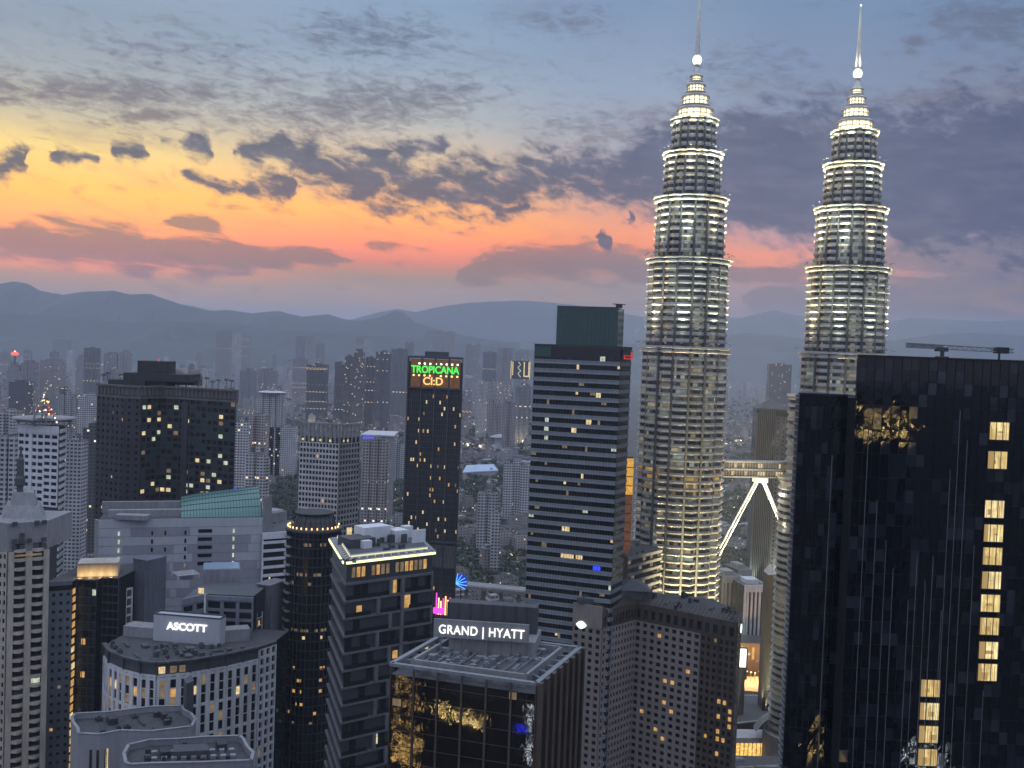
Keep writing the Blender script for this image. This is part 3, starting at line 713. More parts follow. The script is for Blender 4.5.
# === beige hotel with two wings
def beige_hotel():
    zt = 121
    a = G(574, 604, zt); b = G(603, 609, zt); c_ = G(636, 600, zt); d = G(660, 606.5, zt); e = G(737, 620, zt); f = G(741, 611, zt)
    poly = [a, b, c_, e, f, (f[0]-8, f[1]+26), (c_[0]-20, c_[1]+30), (a[0]+6, a[1]+26)]
    r = T('hotel', 'beige stone hotel with square windows and a glowing fan emblem on each end pier', 'hotel', poly)
    body(r, poly, 0, zt-1, MT['g_dark'], 'core_wall', top=MT['roofg'])
    w_ = MB(); p = Panes(r, 100)
    fl = 3.3; n = 32; zb = zt-9-n*fl
    grid(w_, p, a, b, zb, zt-9, 4, n, .52, .55, .55, lit=.0)
    grid(w_, p, b, c_, zb, zt-9, 11, n, .58, .55, .5, lit=.0)
    L = math.hypot(e[0]-c_[0], e[1]-c_[1])
    def lf(i, j):
        t = i/15.
        if (i, j) in ((4, 24), (5, 24), (5, 20), (4, 21)): return MT['amber']
        if j < 9 and random.random() < .13: return MT['dim']
        return MT['amber'] if random.random() < .012 else MT['g_dark']
    e1 = lerp(c_, e, .67)
    grid(w_, p, c_, e1, zb, zt-9, 9, n, .56, .55, .6, litfn=lf)
    w_.slab(a, b, 0, .9, zt-9, zt+1); 
    w_.build('stone_wall', MT['beige'], r)
    g2 = MB()
    e2 = lerp(c_, e, .84)
    grid(g2, p, e1, e2, zb, zt-9, 3, n, .55, .55, .9, lit=.05); grid(g2, p, e2, e, zb, zt-9, 3, n, .6, .6, .3, litfn=lambda i, j: MT['amber'] if (15 < j < 24 and random.random() < .5) else pick(.04))
    grid(g2, p, e, f, zb, zt-9, 2, n, .5, .5, .5, lit=.15)
    g2.build('bay_wall', MT['brown'], r)
    cw = MB()
    for (u, v, nx) in ((b, c_, 11), (c_, e, 13), (e, f, 2)):
        cw.slab(u, v, 0, .35, zt-9, zt-7.6); cw.slab(u, v, 0, .6, zt-3.6, zt-1.0)
        for k in range(nx+1): cw.slab(lerp(u, v, max(0, k/nx-.018)), lerp(u, v, min(1, k/nx+.018)), 0, .7, zt-8, zt-3.5)
        for k in range(nx*2+1):            # raked ribs over the parapet
            m0 = lerp(u, v, k/(nx*2)); dx, dy = v[0]-u[0], v[1]-u[1]; q = math.hypot(dx, dy); px_, py_ = dy/q, -dx/q
            cw.hexa([(m0[0]+px_*.8, m0[1]+py_*.8, zt-1.2), (m0[0]+px_*.8+dx/q*.35, m0[1]+py_*.8+dy/q*.35, zt-1.2), (m0[0]-px_*4+dx/q*.35, m0[1]-py_*4+dy/q*.35, zt+1.7), (m0[0]-px_*4, m0[1]-py_*4, zt+1.7),
                     (m0[0]+px_*.8, m0[1]+py_*.8, zt-.8), (m0[0]+px_*.8+dx/q*.35, m0[1]+py_*.8+dy/q*.35, zt-.8), (m0[0]-px_*4+dx/q*.35, m0[1]-py_*4+dy/q*.35, zt+2.1), (m0[0]-px_*4, m0[1]-py_*4, zt+2.1)])
    cw.build('cornice', MT['brown'], r)
    for k in range(12):
        if k % 2: p.rect(c_, e, .45, (k+.25)/13, (k+.75)/13, zt-7.2, zt-4.2, MT['g_blue'])
    p.done()
    t1 = MB(); ca = lerp(a, b, .5); t1.obox((ca[0]+1, ca[1]+6), .15, 12.5, 11, zt+1, zt+3); t1.obox((ca[0]+1, ca[1]+6), .15, 8, 7, zt+3, zt+4.6)
    ic = (c_[0]-1, c_[1]+8); t1.obox(ic, .2, 15, 14, zt-.5, zt+4); 
    i0 = len(t1.v); t1.v += [(ic[0]-8, ic[1]-8, zt+4), (ic[0]+8, ic[1]-8, zt+4), (ic[0]+8, ic[1]+8, zt+4), (ic[0]-8, ic[1]+8, zt+4), (ic[0], ic[1], zt+8.5)]
    for q in ((0,1,4),(1,2,4),(2,3,4),(3,0,4)): t1.f.append(tuple(i0+k for k in q)); t1.mi.append(0)
    t1.build('roof_turret', MT['dark'], r)
    rf = MB(); clutter(rf, [c_, e, f, (f[0]-8, f[1]+26), (c_[0]-12, c_[1]+26)], zt-1, 16, 1, 3, 0, 5); rf.build('roof_plant', MT['darker'], r)
    def fan(c0, px, py, n_, wd, hg):       # fan emblem
        m = MB(); tdir = lerp((0, 0), n_, 1); pts = []
        for k in range(15): u = -1+2*k/14; pts.append((u*wd/2, hg*.5*(1-u*u)))
        for k in range(15): u = 1-2*k/14; pts.append((u*wd/2, -hg*.5*(1-u*u)))
        base = len(m.v); dy = n_
        for dd in (0, .4):
            for (u, v_) in pts: m.v.append((c0[0]+dy[0]*u+dy[1]*dd, c0[1]+dy[1]*u-dy[0]*dd, c0[2]+v_))
        nn = len(pts)
        m.f.append(tuple(base+nn+k for k in range(nn))); m.mi.append(0)
        for k in range(nn): m.f.append((base+k, base+(k+1) % nn, base+nn+(k+1) % nn, base+nn+k)); m.mi.append(0)
        m.build('emblem', glow('emblem_light', (.86,1,.86,1), 1.5), r)
    q = math.hypot(b[0]-a[0], b[1]-a[1]); dv = ((b[0]-a[0])/q, (b[1]-a[1])/q); m0 = lerp(a, b, .32)
    fan((m0[0]+dv[1]*1.0, m0[1]-dv[0]*1.0, Zat(584, 623, a[1])), 0, 0, dv, 5.2, 3.4)
    q = math.hypot(f[0]-e[0], f[1]-e[1]); dv = ((f[0]-e[0])/q, (f[1]-e[1])/q); m0 = lerp(e, f, .5)
    fan((m0[0]+dv[1]*1.0, m0[1]-dv[0]*1.0, Zat(738, 633, e[1])), 0, 0, dv, 5, 4)
beige_hotel()

# === glass hotel with its name on the roof
def glass_hotel():
    zt = 163
    a = G(391, 663, zt); b = G(537, 683, zt); c_ = G(580.5, 647, zt); d = (a[0]+c_[0]-b[0], a[1]+c_[1]-b[1])
    poly = [a, b, c_, d]
    r = T('glass_hotel', 'bronze glass hotel block with the GRAND HYATT sign on its roof', 'hotel', poly)
    def ins(k): c0 = centre(poly); return [lerp(q, c0, k) for q in poly]
    m = MB(); m.prism(poly, 0, zt-2.5, 0, 1); m.build('curtain_wall', [MT['g_bronze'], MT['rooftop']], r)
    bars = MB()
    for k in range(7):
        t = k/6; bars.slab(lerp(a, b, max(0, t-.006)), lerp(a, b, min(1, t+.006)), 0, .35, 0, zt)
    for k in range(8):
        t = k/7; bars.slab(lerp(b, c_, max(0, t-.03)), lerp(b, c_, min(1, t+.03)), 0, 1.3, 0, zt)
    for z in np.arange(4, zt-3, 3.6): bars.slab(a, b, 0, .05, z, z+.12)
    bars.build('mullion', MT['brown'], r)
    co = MB()
    for k in range(4): co.slab(poly[k], poly[(k+1) % 4], -.7, .45, zt-.6, zt+.1)
    inn = ins(.2)
    for k in range(4):
        u, v = poly[k], poly[(k+1) % 4]; iu, iv = inn[k], inn[(k+1) % 4]
        for t in (1/6, 2/6, 3/6, 4/6, 5/6):
            p_, q_ = lerp(u, v, t), lerp(iu, iv, t); co.slab(p_, q_, -.25, .25, zt-1.6, zt-.6)
    co.build('roof_frame', MT['plant'], r)
    up = MB()
    for k in range(4): up.slab(inn[k], inn[(k+1) % 4], -.6, .1, zt-2.5, zt+.5)
    up.build('inner_parapet', MT['conc'], r)
    dk = MB(); dk.prism(ins(.23), zt-2.4, zt-1.2); dk.build('roof_deck', MT['rooftop'], r)
    rp = MB(); clutter(rp, ins(.3), zt-1.2, 90, .4, 1.5, 0, 4)
    i3 = ins(.3)
    for k in range(9): 
        p_ = lerp(i3[0], i3[1], k/9); q_ = lerp(i3[3], i3[2], k/9)
        rp.tube((p_[0], p_[1], zt-.6), (q_[0], q_[1], zt-.6), .15, n=6)
    rp.build('roof_plant', MT['plant'], r)
    # plant house carrying the sign
    zb = zt-1.2; s1 = at(436, 640, 246); s2 = at(522, 645, 246)
    A = (s1.x, 246.0); B = (s2.x+1.5, 243.5)
    h = MB(); h.prism(rect_poly((A[0]+3, A[1]+1.5), (B[0]+1.6, B[1]+1), 12), zb, Zat(480, 639, 246)); h.build('plant_house', MT['conc'], r)
    pb = MB(); zs1 = Zat(480, 620, 246); zs0 = zs1-4.3; pb.slab((A[0]-.6, A[1]), B, -.2, .25, zs0, zs1)
    for t in (.05, .3, .55, .8, .97): q = lerp(A, B, t); pb.tube((q[0], q[1]+1, zb), (q[0], q[1]+.4, zs0+1), .18, n=6)
    sp = pb.build('sign_board', MT['conc'], r)
    ang = math.atan2(B[1]-A[1], B[0]-A[0]); L = math.hypot(B[0]-A[0], B[1]-A[1]); nx, ny = math.sin(ang), -math.cos(ang)
    mid = lerp(A, B, .49); t_ = text('GRAND | HYATT', 2.95, MT['sign'], r, (mid[0]+nx*.35, mid[1]+ny*.35, zs0+.95), ang, bold=.03, spacing=1.08, xs=.86, extrude=.15)
    bk = MB(); ws = rect_poly((A[0]+2, A[1]+8), (B[0]+2, B[1]+8), 4); bk.prism(ws, zb, zs1+2.0); 
    for k in range(8): bk.slab(lerp(ws[0], ws[1], k/8), lerp(ws[0], ws[1], k/8+.01), 0, .3, zb, zs1+2.2)
    bk.build('cooling_screen', MT['dark'], r)
    # lit rooms behind the bronze glass
    p = Panes(r, 60)
    for (t0, z0, w_) in ((.04, zt-6, .015), (.02, zt-9.5, .06), (.82, zt-4.3, .05), (.05, zt-32, .02), (.1, zt-46, .02), (.46, zt-44, .03), (.45, zt-47.5, .035), (.9, zt-40, .03), (.3, zt-54, .04), (.72, zt-56, .03)):
        p.rect(a, b, .06, t0, t0+w_, z0, z0+1.6, MT['dim'])
    p.done()
glass_hotel()

# === stepped residential tower with the lit roof edge
MT['slab'] = solid('slab_edge', (.125,.125,.135,1))
def terrace_tower():
    zt = 171
    a = G(331, 537, zt); b = G(345.5, 560, zt); c_ = G(434.5, 550, zt); d = (a[0]+c_[0]-b[0], a[1]+c_[1]-b[1])
    poly = [a, b, c_, d]; c0 = centre(poly)
    core = [lerp(q, c0, .035) for q in poly]
    r = T('residential_tower', 'grey slab tower of double height storeys with a lit yellow roof edge', 'tower block', poly)
    body(r, core, 0, zt-1.5, MT['g_mid'], 'glass_wall')
    fl = 5.15
    for k in range(33):
        z = zt-6.9-k*fl
        if z < 3: break
        m = MB(); m.prism([lerp(q, c0, 0 if k else .0) for q in poly], z-.75, z); m.build('floor_slab', MT['slab'], r)
    gl = MB(); p = Panes(r, 100)
    pc, pb_, pa = core[2], core[1], core[0]
    for k in range(32):
        z = zt-6.9-(k+1)*fl
        if z < 3: break
        segs = ((.0,.48),(.62,.98)) if k % 2 == 0 else ((.0,.28),(.36,.62),(.72,1.0))
        gb = MB()
        for (t0, t1) in segs:
            gb.slab(lerp(pb_, pc, t0), lerp(pb_, pc, t1), .5, .62, z+.0, z+1.2)
        gb.build('balustrade', MT['g_dark'], r)
        for t in ((.34,.62) if k % 2 else (.48,.62,.98)):
            gl = MB(); gl.slab(lerp(pb_, pc, t), lerp(pb_, pc, min(1, t+.035)), 0, 1.0, z, z+fl-.7); gl.build('fin_wall', MT['slab'], r)
        for i in range(12):
            mt = MT['g_dark'] if random.random() < .3 else MT['g_mid']
            if random.random() < .035: mt = random.choice((MT['warm'], MT['dim'], MT['amber'], MT['cool']))
            p.rect(pb_, pc, .12, (i+.08)/12, (i+.92)/12, z+.2, z+fl-1, mt)
    for (t, k, mt) in ((.93, 4, 'warm'), (.55, 4, 'amber'), (.76, 7, 'amber'), (.9, 8, 'warm'), (.12, 1, 'amber'), (.35, 9, 'warm'), (.6, 10, 'cool'), (.4, 11, 'warm')):
        z = zt-6.9-(k+1)*fl; p.rect(pb_, pc, .2, t, t+.06, z+.6, z+3.0, MT[mt])
    for i in range(16):
        if i not in (3, 8): p.rect(pb_, pc, .2, (i+1)/18, (i+1.7)/18, zt-5.6, zt-2.6, MT['dim'] if random.random() < .6 else MT['amber'])
    p.done()
    # roof: projecting edge with a light strip, brackets, plant
    m = MB()
    for k in range(4): m.slab(poly[k], poly[(k+1) % 4], -3.2, .5, zt-.9, zt-.3)
    m.build('roof_eave', MT['conc'], r)
    m = MB(); m.prism([lerp(q, c0, .05) for q in poly], zt-1.5, zt-.2); m.build('roof_deck', MT['rooftop'], r)
    strip = glow('roof_edge_strip', (1,.98,.5,1), 1.7, sample=True)
    for (u, v) in ((a, b), (b, c_)):
        m = MB(); m.slab(u, v, .5, .75, zt-1.2, zt-.5); m.build('light_strip', strip, r)
        m = MB(); n = 9
        iu, iv = lerp(u, c0, .13), lerp(v, c0, .13); m.slab(iu, iv, -.1, .1, zt-.2, zt+.9); m.build('roof_upstand', MT['pale'], r)
        m = MB(); m.slab(iu, iv, .1, .18, zt+.15, zt+.6); m.build('light_strip', glow('upstand_light', (1,.95,.6,1), .9), r)
        for k in range(11):
            q0 = lerp(u, v, (k+.5)/11); q1 = lerp(iu, iv, (k+.5)/11); m = MB(); m.slab(q0, q1, -.15, .15, zt-.3, zt+.2); m.build('bracket', MT['pale'], r)
    m = MB()
    pp = lambda s, t: lerp(lerp(a, d, s), lerp(b, c_, s), t)
    for (s, t, lx, ly, h, mt) in ((.42,.35,10,6,5.0,0),(.56,.3,5,5,4.2,0),(.70,.42,5,6,3.6,0),(.85,.3,3,3,3.5,0),(.3,.6,3,2,2.2,0),(.92,.6,5,.5,4.0,0)):
        q = pp(s, t); m.obox(q, math.atan2(c_[1]-b[1], c_[0]-b[0]), lx, ly, zt-.2, zt+h)
    m.build('roof_house', MT['white'], r)
    m = MB(); q = pp(.22, .45); m.obox(q, math.atan2(c_[1]-b[1], c_[0]-b[0]), 9, 8, zt-.2, zt+2.6); 
    for k in range(14): q = pp(random.uniform(.3, .95), random.uniform(.4, .85)); m.obox(q, .6, random.uniform(.6, 2.2), random.uniform(.6, 2), zt-.2, zt+random.uniform(.8, 2.8))
    m.build('roof_plant', MT['dark'], r)
    m = MB(); q = pp(.16, .3); m.obox(q, .6, 1.6, .4, zt+2.2, zt+4.6); m.build('lit_door', MT['warm'], r)
terrace_tower()

# === round dark tower
def round_tower():
    Y = 400; zt = Zat(313, 529, Y); cx = Xat(314, Y+10, zt); cyy = Y+10; R = 10.2
    r = thing('round_tower', 'dark cylindrical glass tower with warm lights round its open roof', 'tower block', (cx, cyy, 0))
    def ell(R_, n=36, sx=1.0): return [(cx+R_*math.cos(2*math.pi*k/n)*sx, cyy+R_*math.sin(2*math.pi*k/n)) for k in range(n)]
    m = MB(); m.prism(ell(R-.4), 0, zt-2); m.build('glass_wall', MT['g_dark'], r, smooth=False)
    for k in range(44):
        z = zt-4-k*3.6
        if z < 4: break
        m = MB(); arc = []
        m.prism(ell(R+.1, 36), z-.35, z)
        m.build('floor_slab', MT['darker'], r)
    m = MB()
    for k in range(36):
        t = 2*math.pi*k/36; m.obox((cx+(R-.1)*math.cos(t), cyy+(R-.1)*math.sin(t)), t, .5 if k % 3 else 1.3, .25, 0, zt-1)
    m.build('mullion', MT['darker'], r)
    # curved balconies up the left side
    m = MB()
    for k in range(42):
        z = zt-4-k*3.6
        if z < 4: break
        pts = []
        for q in range(9): t = math.pi*(.80+.45*q/8); pts.append((cx+(R+1.1)*math.cos(t), cyy+(R+1.1)*math.sin(t)))
        for q in range(8, -1, -1): t = math.pi*(.80+.45*q/8); pts.append((cx+(R-.3)*math.cos(t), cyy+(R-.3)*math.sin(t)))
        m = MB(); m.prism(pts, z-.5, z+.1); m.build('balcony', MT['conc'], r)
    m = MB(); m.lathe((cx, cyy), [(R+.3, zt-2), (R+.8, zt-1.6), (R+.8, zt-.8), (R-1, zt-.7)], 36); m.build('roof_ring', MT['dark'], r)
    for k in range(30):
        t = 2*math.pi*k/30
        if random.random() < .8: m = MB(); m.lathe((cx+(R-.2)*math.cos(t), cyy+(R-.2)*math.sin(t)), [(.25, zt-.5), (.25, zt+.2)], 6); m.build('roof_lamp', MT['orange_l'], r)
    m = MB(); m.lathe((cx, cyy), [(R-2, zt-.8), (R-2.4, zt+2.2), (R-4, zt+4.2)], 30); m.build('drum', MT['dark'], r)
    m = MB()
    for k in range(24): t = 2*math.pi*k/24; m.tube((cx+(R-1.5)*math.cos(t), cyy+(R-1.5)*math.sin(t), zt-.8), (cx+(R-3)*math.cos(t), cyy+(R-3)*math.sin(t), zt+5), .15, n=5)
    m.lathe((cx, cyy), [(R-2.8, zt+4.6), (R-2.6, zt+5), (R-3.2, zt+5.2)], 30)
    m.build('roof_cage', MT['darker'], r)
    for (py, n_, mt) in ((547, 5, 'dim'), (577, 8, 'dim'), (586, 3, 'dim'), (633, 7, 'dim'), (640, 2, 'warm'), (671, 3, 'amber'), (683, 2, 'amber'), (694, 3, 'amber'), (707, 3, 'amber'), (716, 2, 'amber'), (726, 3, 'dim')):
        z = Zat(313, py, Y)
        for k in range(n_):
            t = rad(-90+random.uniform(-42, 45)); m = MB(); q = (cx+(R-.35)*math.cos(t), cyy+(R-.35)*math.sin(t)); m.obox(q, t+rad(90), random.uniform(.7, 1.8), .2, z, z+1.2); m.build('window', MT[mt], r)
round_tower()

# === long panelled block with the curved green glass roof
def panel_block():
    zt = 153
    a = G(99, 519.5, zt); b = G(262.5, 517.2, zt); poly = rect_poly(a, b, 42)
    r = T('commercial_block', 'long blank grey panelled block with a curved green glass roof', 'building', poly)
    c1 = [a, b, (Xat(262, b[1]+42, zt), b[1]+42), (Xat(112, a[1]+45, zt), a[1]+45)]
    body(r, c1, 0, zt, MT['lilac'], 'wall', top=MT['roofg'])
    sd = MB(); sd.slab((a[0]-3.5, a[1]+4), a, -1, 0, 0, zt-.6); sd.slab(b, (b[0]+1.5, b[1]+10), 0, .5, 0, zt+9); sd.build('end_pier', MT['conc'], r)
    L = math.hypot(b[0]-a[0], b[1]-a[1])
    pn = MB(); rnd = random.Random(5)
    for k in range(19):
        z = zt-4-k*3.95
        for (t0, t1) in ((rnd.uniform(0, .3), rnd.uniform(.4, .6)), (rnd.uniform(.45, .6), rnd.uniform(.8, 1))):
            if rnd.random() < .75: pn.slab(lerp(a, b, t0), lerp(a, b, t1), 0, .06, z-3.9, z-.05)
    pn.build('dark_panel', solid('dark_panel', (.27,.275,.31,1), var=.08), r)
    ln = MB()
    for k in range(20): ln.slab(a, b, 0, .075, zt-4-k*3.95, zt-3.92-k*3.95)
    ln.build('panel_joint', MT['dark'], r)
    p = Panes(r, 100)
    for (px, y0, step, n_, lit) in ((118.5, 531, 8.1, 4, 1), (151, 531, 8.2, 13, .1), (164, 531, 8.2, 12, .08), (184, 531, 8.2, 6, .5), (233, 530, 8.1, 5, 1)):
        for k in range(n_):
            t = (px-99)/(262.5-99); z = zt-(y0-518)*.452-k*3.7
            p.rect(a, b, .16, t-.006, t+.006, z-1.5, z+.4, MT['cool'] if random.random() < lit and lit == 1 else (MT['dim'] if random.random() < lit else MT['g_dark']))
    for k in range(5):
        z = zt-(530-518)*.452-k*3.7; p.rect(a, b, .16, .598, .685, z-1.2, z+.4, MT['g_dark'])
    p.done()
    # roof parapet + curved glass roof
    m = MB(); m.slab(lerp(a, b, .05), lerp(a, b, .49), -8, -5, zt, zt+3.2); m.slab(lerp(a, b, .0), lerp(a, b, .5), -20, -18, zt, zt+5); m.obox(lerp(a, b, .2), 0, 14, 6, zt, zt+2); m.build('roof_wall', MT['conc'], r)
    v = MB(); n = 26
    A2 = lerp(a, b, .49); B2 = lerp(a, b, .995); nx, ny = -(b[1]-a[1])/L, (b[0]-a[0])/L
    top0 = [(520-497)*.0+4.0, 10.5]
    rows = 10; gridp = []
    for i in range(n+1):
        t = i/n; q = lerp(A2, B2, t); H_ = 5.5+5.0*t**.8; col = []
        for j in range(rows+1):
            u = j/rows; dep = 1.0+26*u; hh = H_*math.sin(u*math.pi/2)**.8
            col.append((q[0]+nx*dep, q[1]+ny*dep, zt+hh))
        gridp.append(col)
    for i in range(n):
        for j in range(rows): v.quad(gridp[i][j], gridp[i+1][j], gridp[i+1][j+1], gridp[i][j+1])
    v.quad(gridp[0][0], gridp[0][5], gridp[0][10], (gridp[0][10][0], gridp[0][10][1], zt)); v.quad(gridp[n][10], gridp[n][5], gridp[n][0], (gridp[n][10][0], gridp[n][10][1], zt))
    ro = v.build('glass_roof', MT['g_roof'], r, smooth=True)
    rb = MB()
    for i in range(0, n+1):
        for j in range(rows): rb.tube([x+(0, 0, .12)[k] for k, x in enumerate(gridp[i][j])], [x+(0, 0, .12)[k] for k, x in enumerate(gridp[i][j+1])], .09, n=4)
    for j in range(0, rows+1, 2):
        for i in range(n): rb.tube([x+(0, 0, .12)[k] for k, x in enumerate(gridp[i][j])], [x+(0, 0, .12)[k] for k, x in enumerate(gridp[i+1][j])], .12, n=4)
    rb.build('glazing_bar', MT['dark'], ro)
    l = MB(); q = gridp[18][9]; l.lathe((q[0], q[1]), [(.4, q[2]+.3), (.4, q[2]+1.1)], 8); l.build('beacon', MT['blue'], ro)
panel_block()

# === dark curved hotel with roof palms
def dark_hotel():
    zt = Zat(170, 387, 560)
    pts_px = [(98, 568), (126, 556), (142, 556), (162, 568), (180, 566), (236.5, 552)]
    pts = [(Xat(px, Y, zt), Y) for px, Y in pts_px]
    poly = pts+[(Xat(235, 590, zt), 590), (Xat(104, 600, zt), 600)]
    r = T('hotel', 'dark hotel slab with a gently curved front, scattered lit rooms and palms on its roof', 'hotel', poly)
    body(r, poly, 0, zt-4, MT['g_green'], 'core_wall', top=MT['roofg'])
    w_ = MB(); p = Panes(r, 100); n = 19; fl = 3.55
    w_g = MB()
    for k in range(len(pts)-1):
        A, B = pts[k], pts[k+1]; nx = max(2, int(round(math.hypot(B[0]-A[0], B[1]-A[1])/3.6)))
        if k in (0, 1): grid(w_, p, A, B, zt-4-22*fl, zt-6, nx, 22, .35, .42, .5, lit=.03)
        else: grid(w_g, p, A, B, zt-4-22*fl, zt-6, nx, 22, .74, .6, .35, lit=.0, litfn=lambda i, j: random.choice((MT['warm'], MT['dim'], MT['warm'], MT['cool'])) if random.random() < .19 else (MT['g_green'] if random.random() < .35 else MT['g_dark']))
    A, B = pts[-2], pts[-1]; w_.slab(lerp(A, B, .06), lerp(A, B, .17), .3, 1.0, 60, zt-8)
    w_.build('wall', solid('dusky_wall', (.042,.040,.050,1)), r); w_g.build('frame_wall', MT['darker'], r)
    p.done()
    c2 = MB()
    for k in range(len(pts)-1):
        A, B = pts[k], pts[k+1]
        c2.slab(A, B, -.5, 1.2, zt-.8, zt+.2); c2.slab(A, B, -.5, .7, zt-6.6, zt-5.6); c2.slab(A, B, -.5, .1, zt-4.9, zt-.8)
        m_ = max(2, int(math.hypot(B[0]-A[0], B[1]-A[1])/2.6))
        for q in range(m_): c2.slab(lerp(A, B, (q+.3)/m_), lerp(A, B, (q+.62)/m_), .1, .7, zt-5, zt-1)
    c2.slab(pts[-1], poly[-2], -.5, 1, zt-6.6, zt+.2)
    c2.build('cornice', solid('cornice_stone', (.12,.11,.11,1)), r)
    ps = lambda px, Y: (Xat(px, Y, zt), Y)
    m = MB(); q0, q1 = ps(137, 568), ps(167, 568); m.prism(rect_poly(q0, q1, 14), zt-1, Zat(150, 361, 568)); q0, q1 = ps(123, 566), ps(189, 566); m.prism(rect_poly(q0, q1, 20), Zat(150, 381, 566), Zat(150, 373.5, 566)); 
    for px in (126, 150, 168, 178, 186): q = ps(px, 570); m.obox(q, 0, .7, .7, zt-1, Zat(150, 379, 570))
    q0, q1 = ps(108, 566), ps(145, 566); m.prism(rect_poly(q0, q1, 12), zt-1, zt+2.6)
    m.build('roof_house', MT['darker'], r)
    ds = MB()
    for px in (177, 194):
        q = ps(px, 590); ds.lathe(q, [(4.6, zt), (4.6, zt+4.5), (4.0, zt+6.6), (2.6, zt+8.2), (.1, zt+9)], 20)
    ds.build('roof_dome', solid('dome_render', (.16,.13,.13,1)), r)
    l = MB(); q = ps(158, 568); z_ = Zat(150, 361, 568); l.lathe(q, [(.25, z_), (.25, z_+1)], 6); l.build('beacon', MT['red'], r)
    return r, zt
dh, dh_z = dark_hotel()
def roof_palm(px, Y, z, h, i, lab):
    x = Xat(px, Y, z); r = thing('palm_tree', lab, 'palm', (x, Y, z), 'palms on the dark hotel roof')
    t = MB(); t.tube((x, Y, z), (x+.2, Y, z+h), .22, .15, 6); t.build('trunk', solid('palm_trunk', (.10,.085,.07,1)) if 'palmt' not in MT else MT['palmt'], r)
    c_ = MB(); rnd = random.Random(i)
    for k in range(15):
        a = 2*math.pi*k/15+rnd.uniform(-.2, .2); L = rnd.uniform(1.5, 2.2); up = rnd.uniform(-.1, .9)
        p0 = Vector((x+.2, Y, z+h)); p1 = p0+Vector((math.cos(a)*L*.5, math.sin(a)*L*.5, up*.8)); p2 = p0+Vector((math.cos(a)*L, math.sin(a)*L, up*.3-.6))
        sd = Vector((-math.sin(a), math.cos(a), 0))*.32
        c_.quad(p0-sd*.3, p0+sd*.3, p1+sd, p1-sd); c_.quad(p1-sd, p1+sd, p2+sd*.2, p2-sd*.2)
    c_.build('crown', MT['leaf'], r)
MT['palmt'] = solid('palm_trunk', (.10,.085,.07,1)); MT['leaf'] = solid('leaf', (.035,.055,.03,1), .8, var=.4, scale=.3, streak=False)
for i, (px, h, lab) in enumerate(((103, 3.2, 'leftmost small palm on the dark hotel roof corner'), (107, 4.2, 'second palm from the left on the dark hotel roof corner'), (120, 3.6, 'lone small palm between roof corner and roof house of the dark hotel'),
                             (198, 4.4, 'first palm right of the domes on the dark hotel roof'), (206, 5.2, 'tall palm, second right of the domes on the dark hotel roof'), (212, 3.6, 'short palm, third right of the domes on the dark hotel roof'),
                             (218, 4.3, 'fourth palm right of the domes on the dark hotel roof'), (226, 4.8, 'fifth palm right of the domes, beside the roof end'), (231, 4.4, 'rightmost palm on the dark hotel roof'))):
    roof_palm(px, 558 if px > 150 else 570, dh_z+(1.5 if px < 130 else .2), h, i, lab)

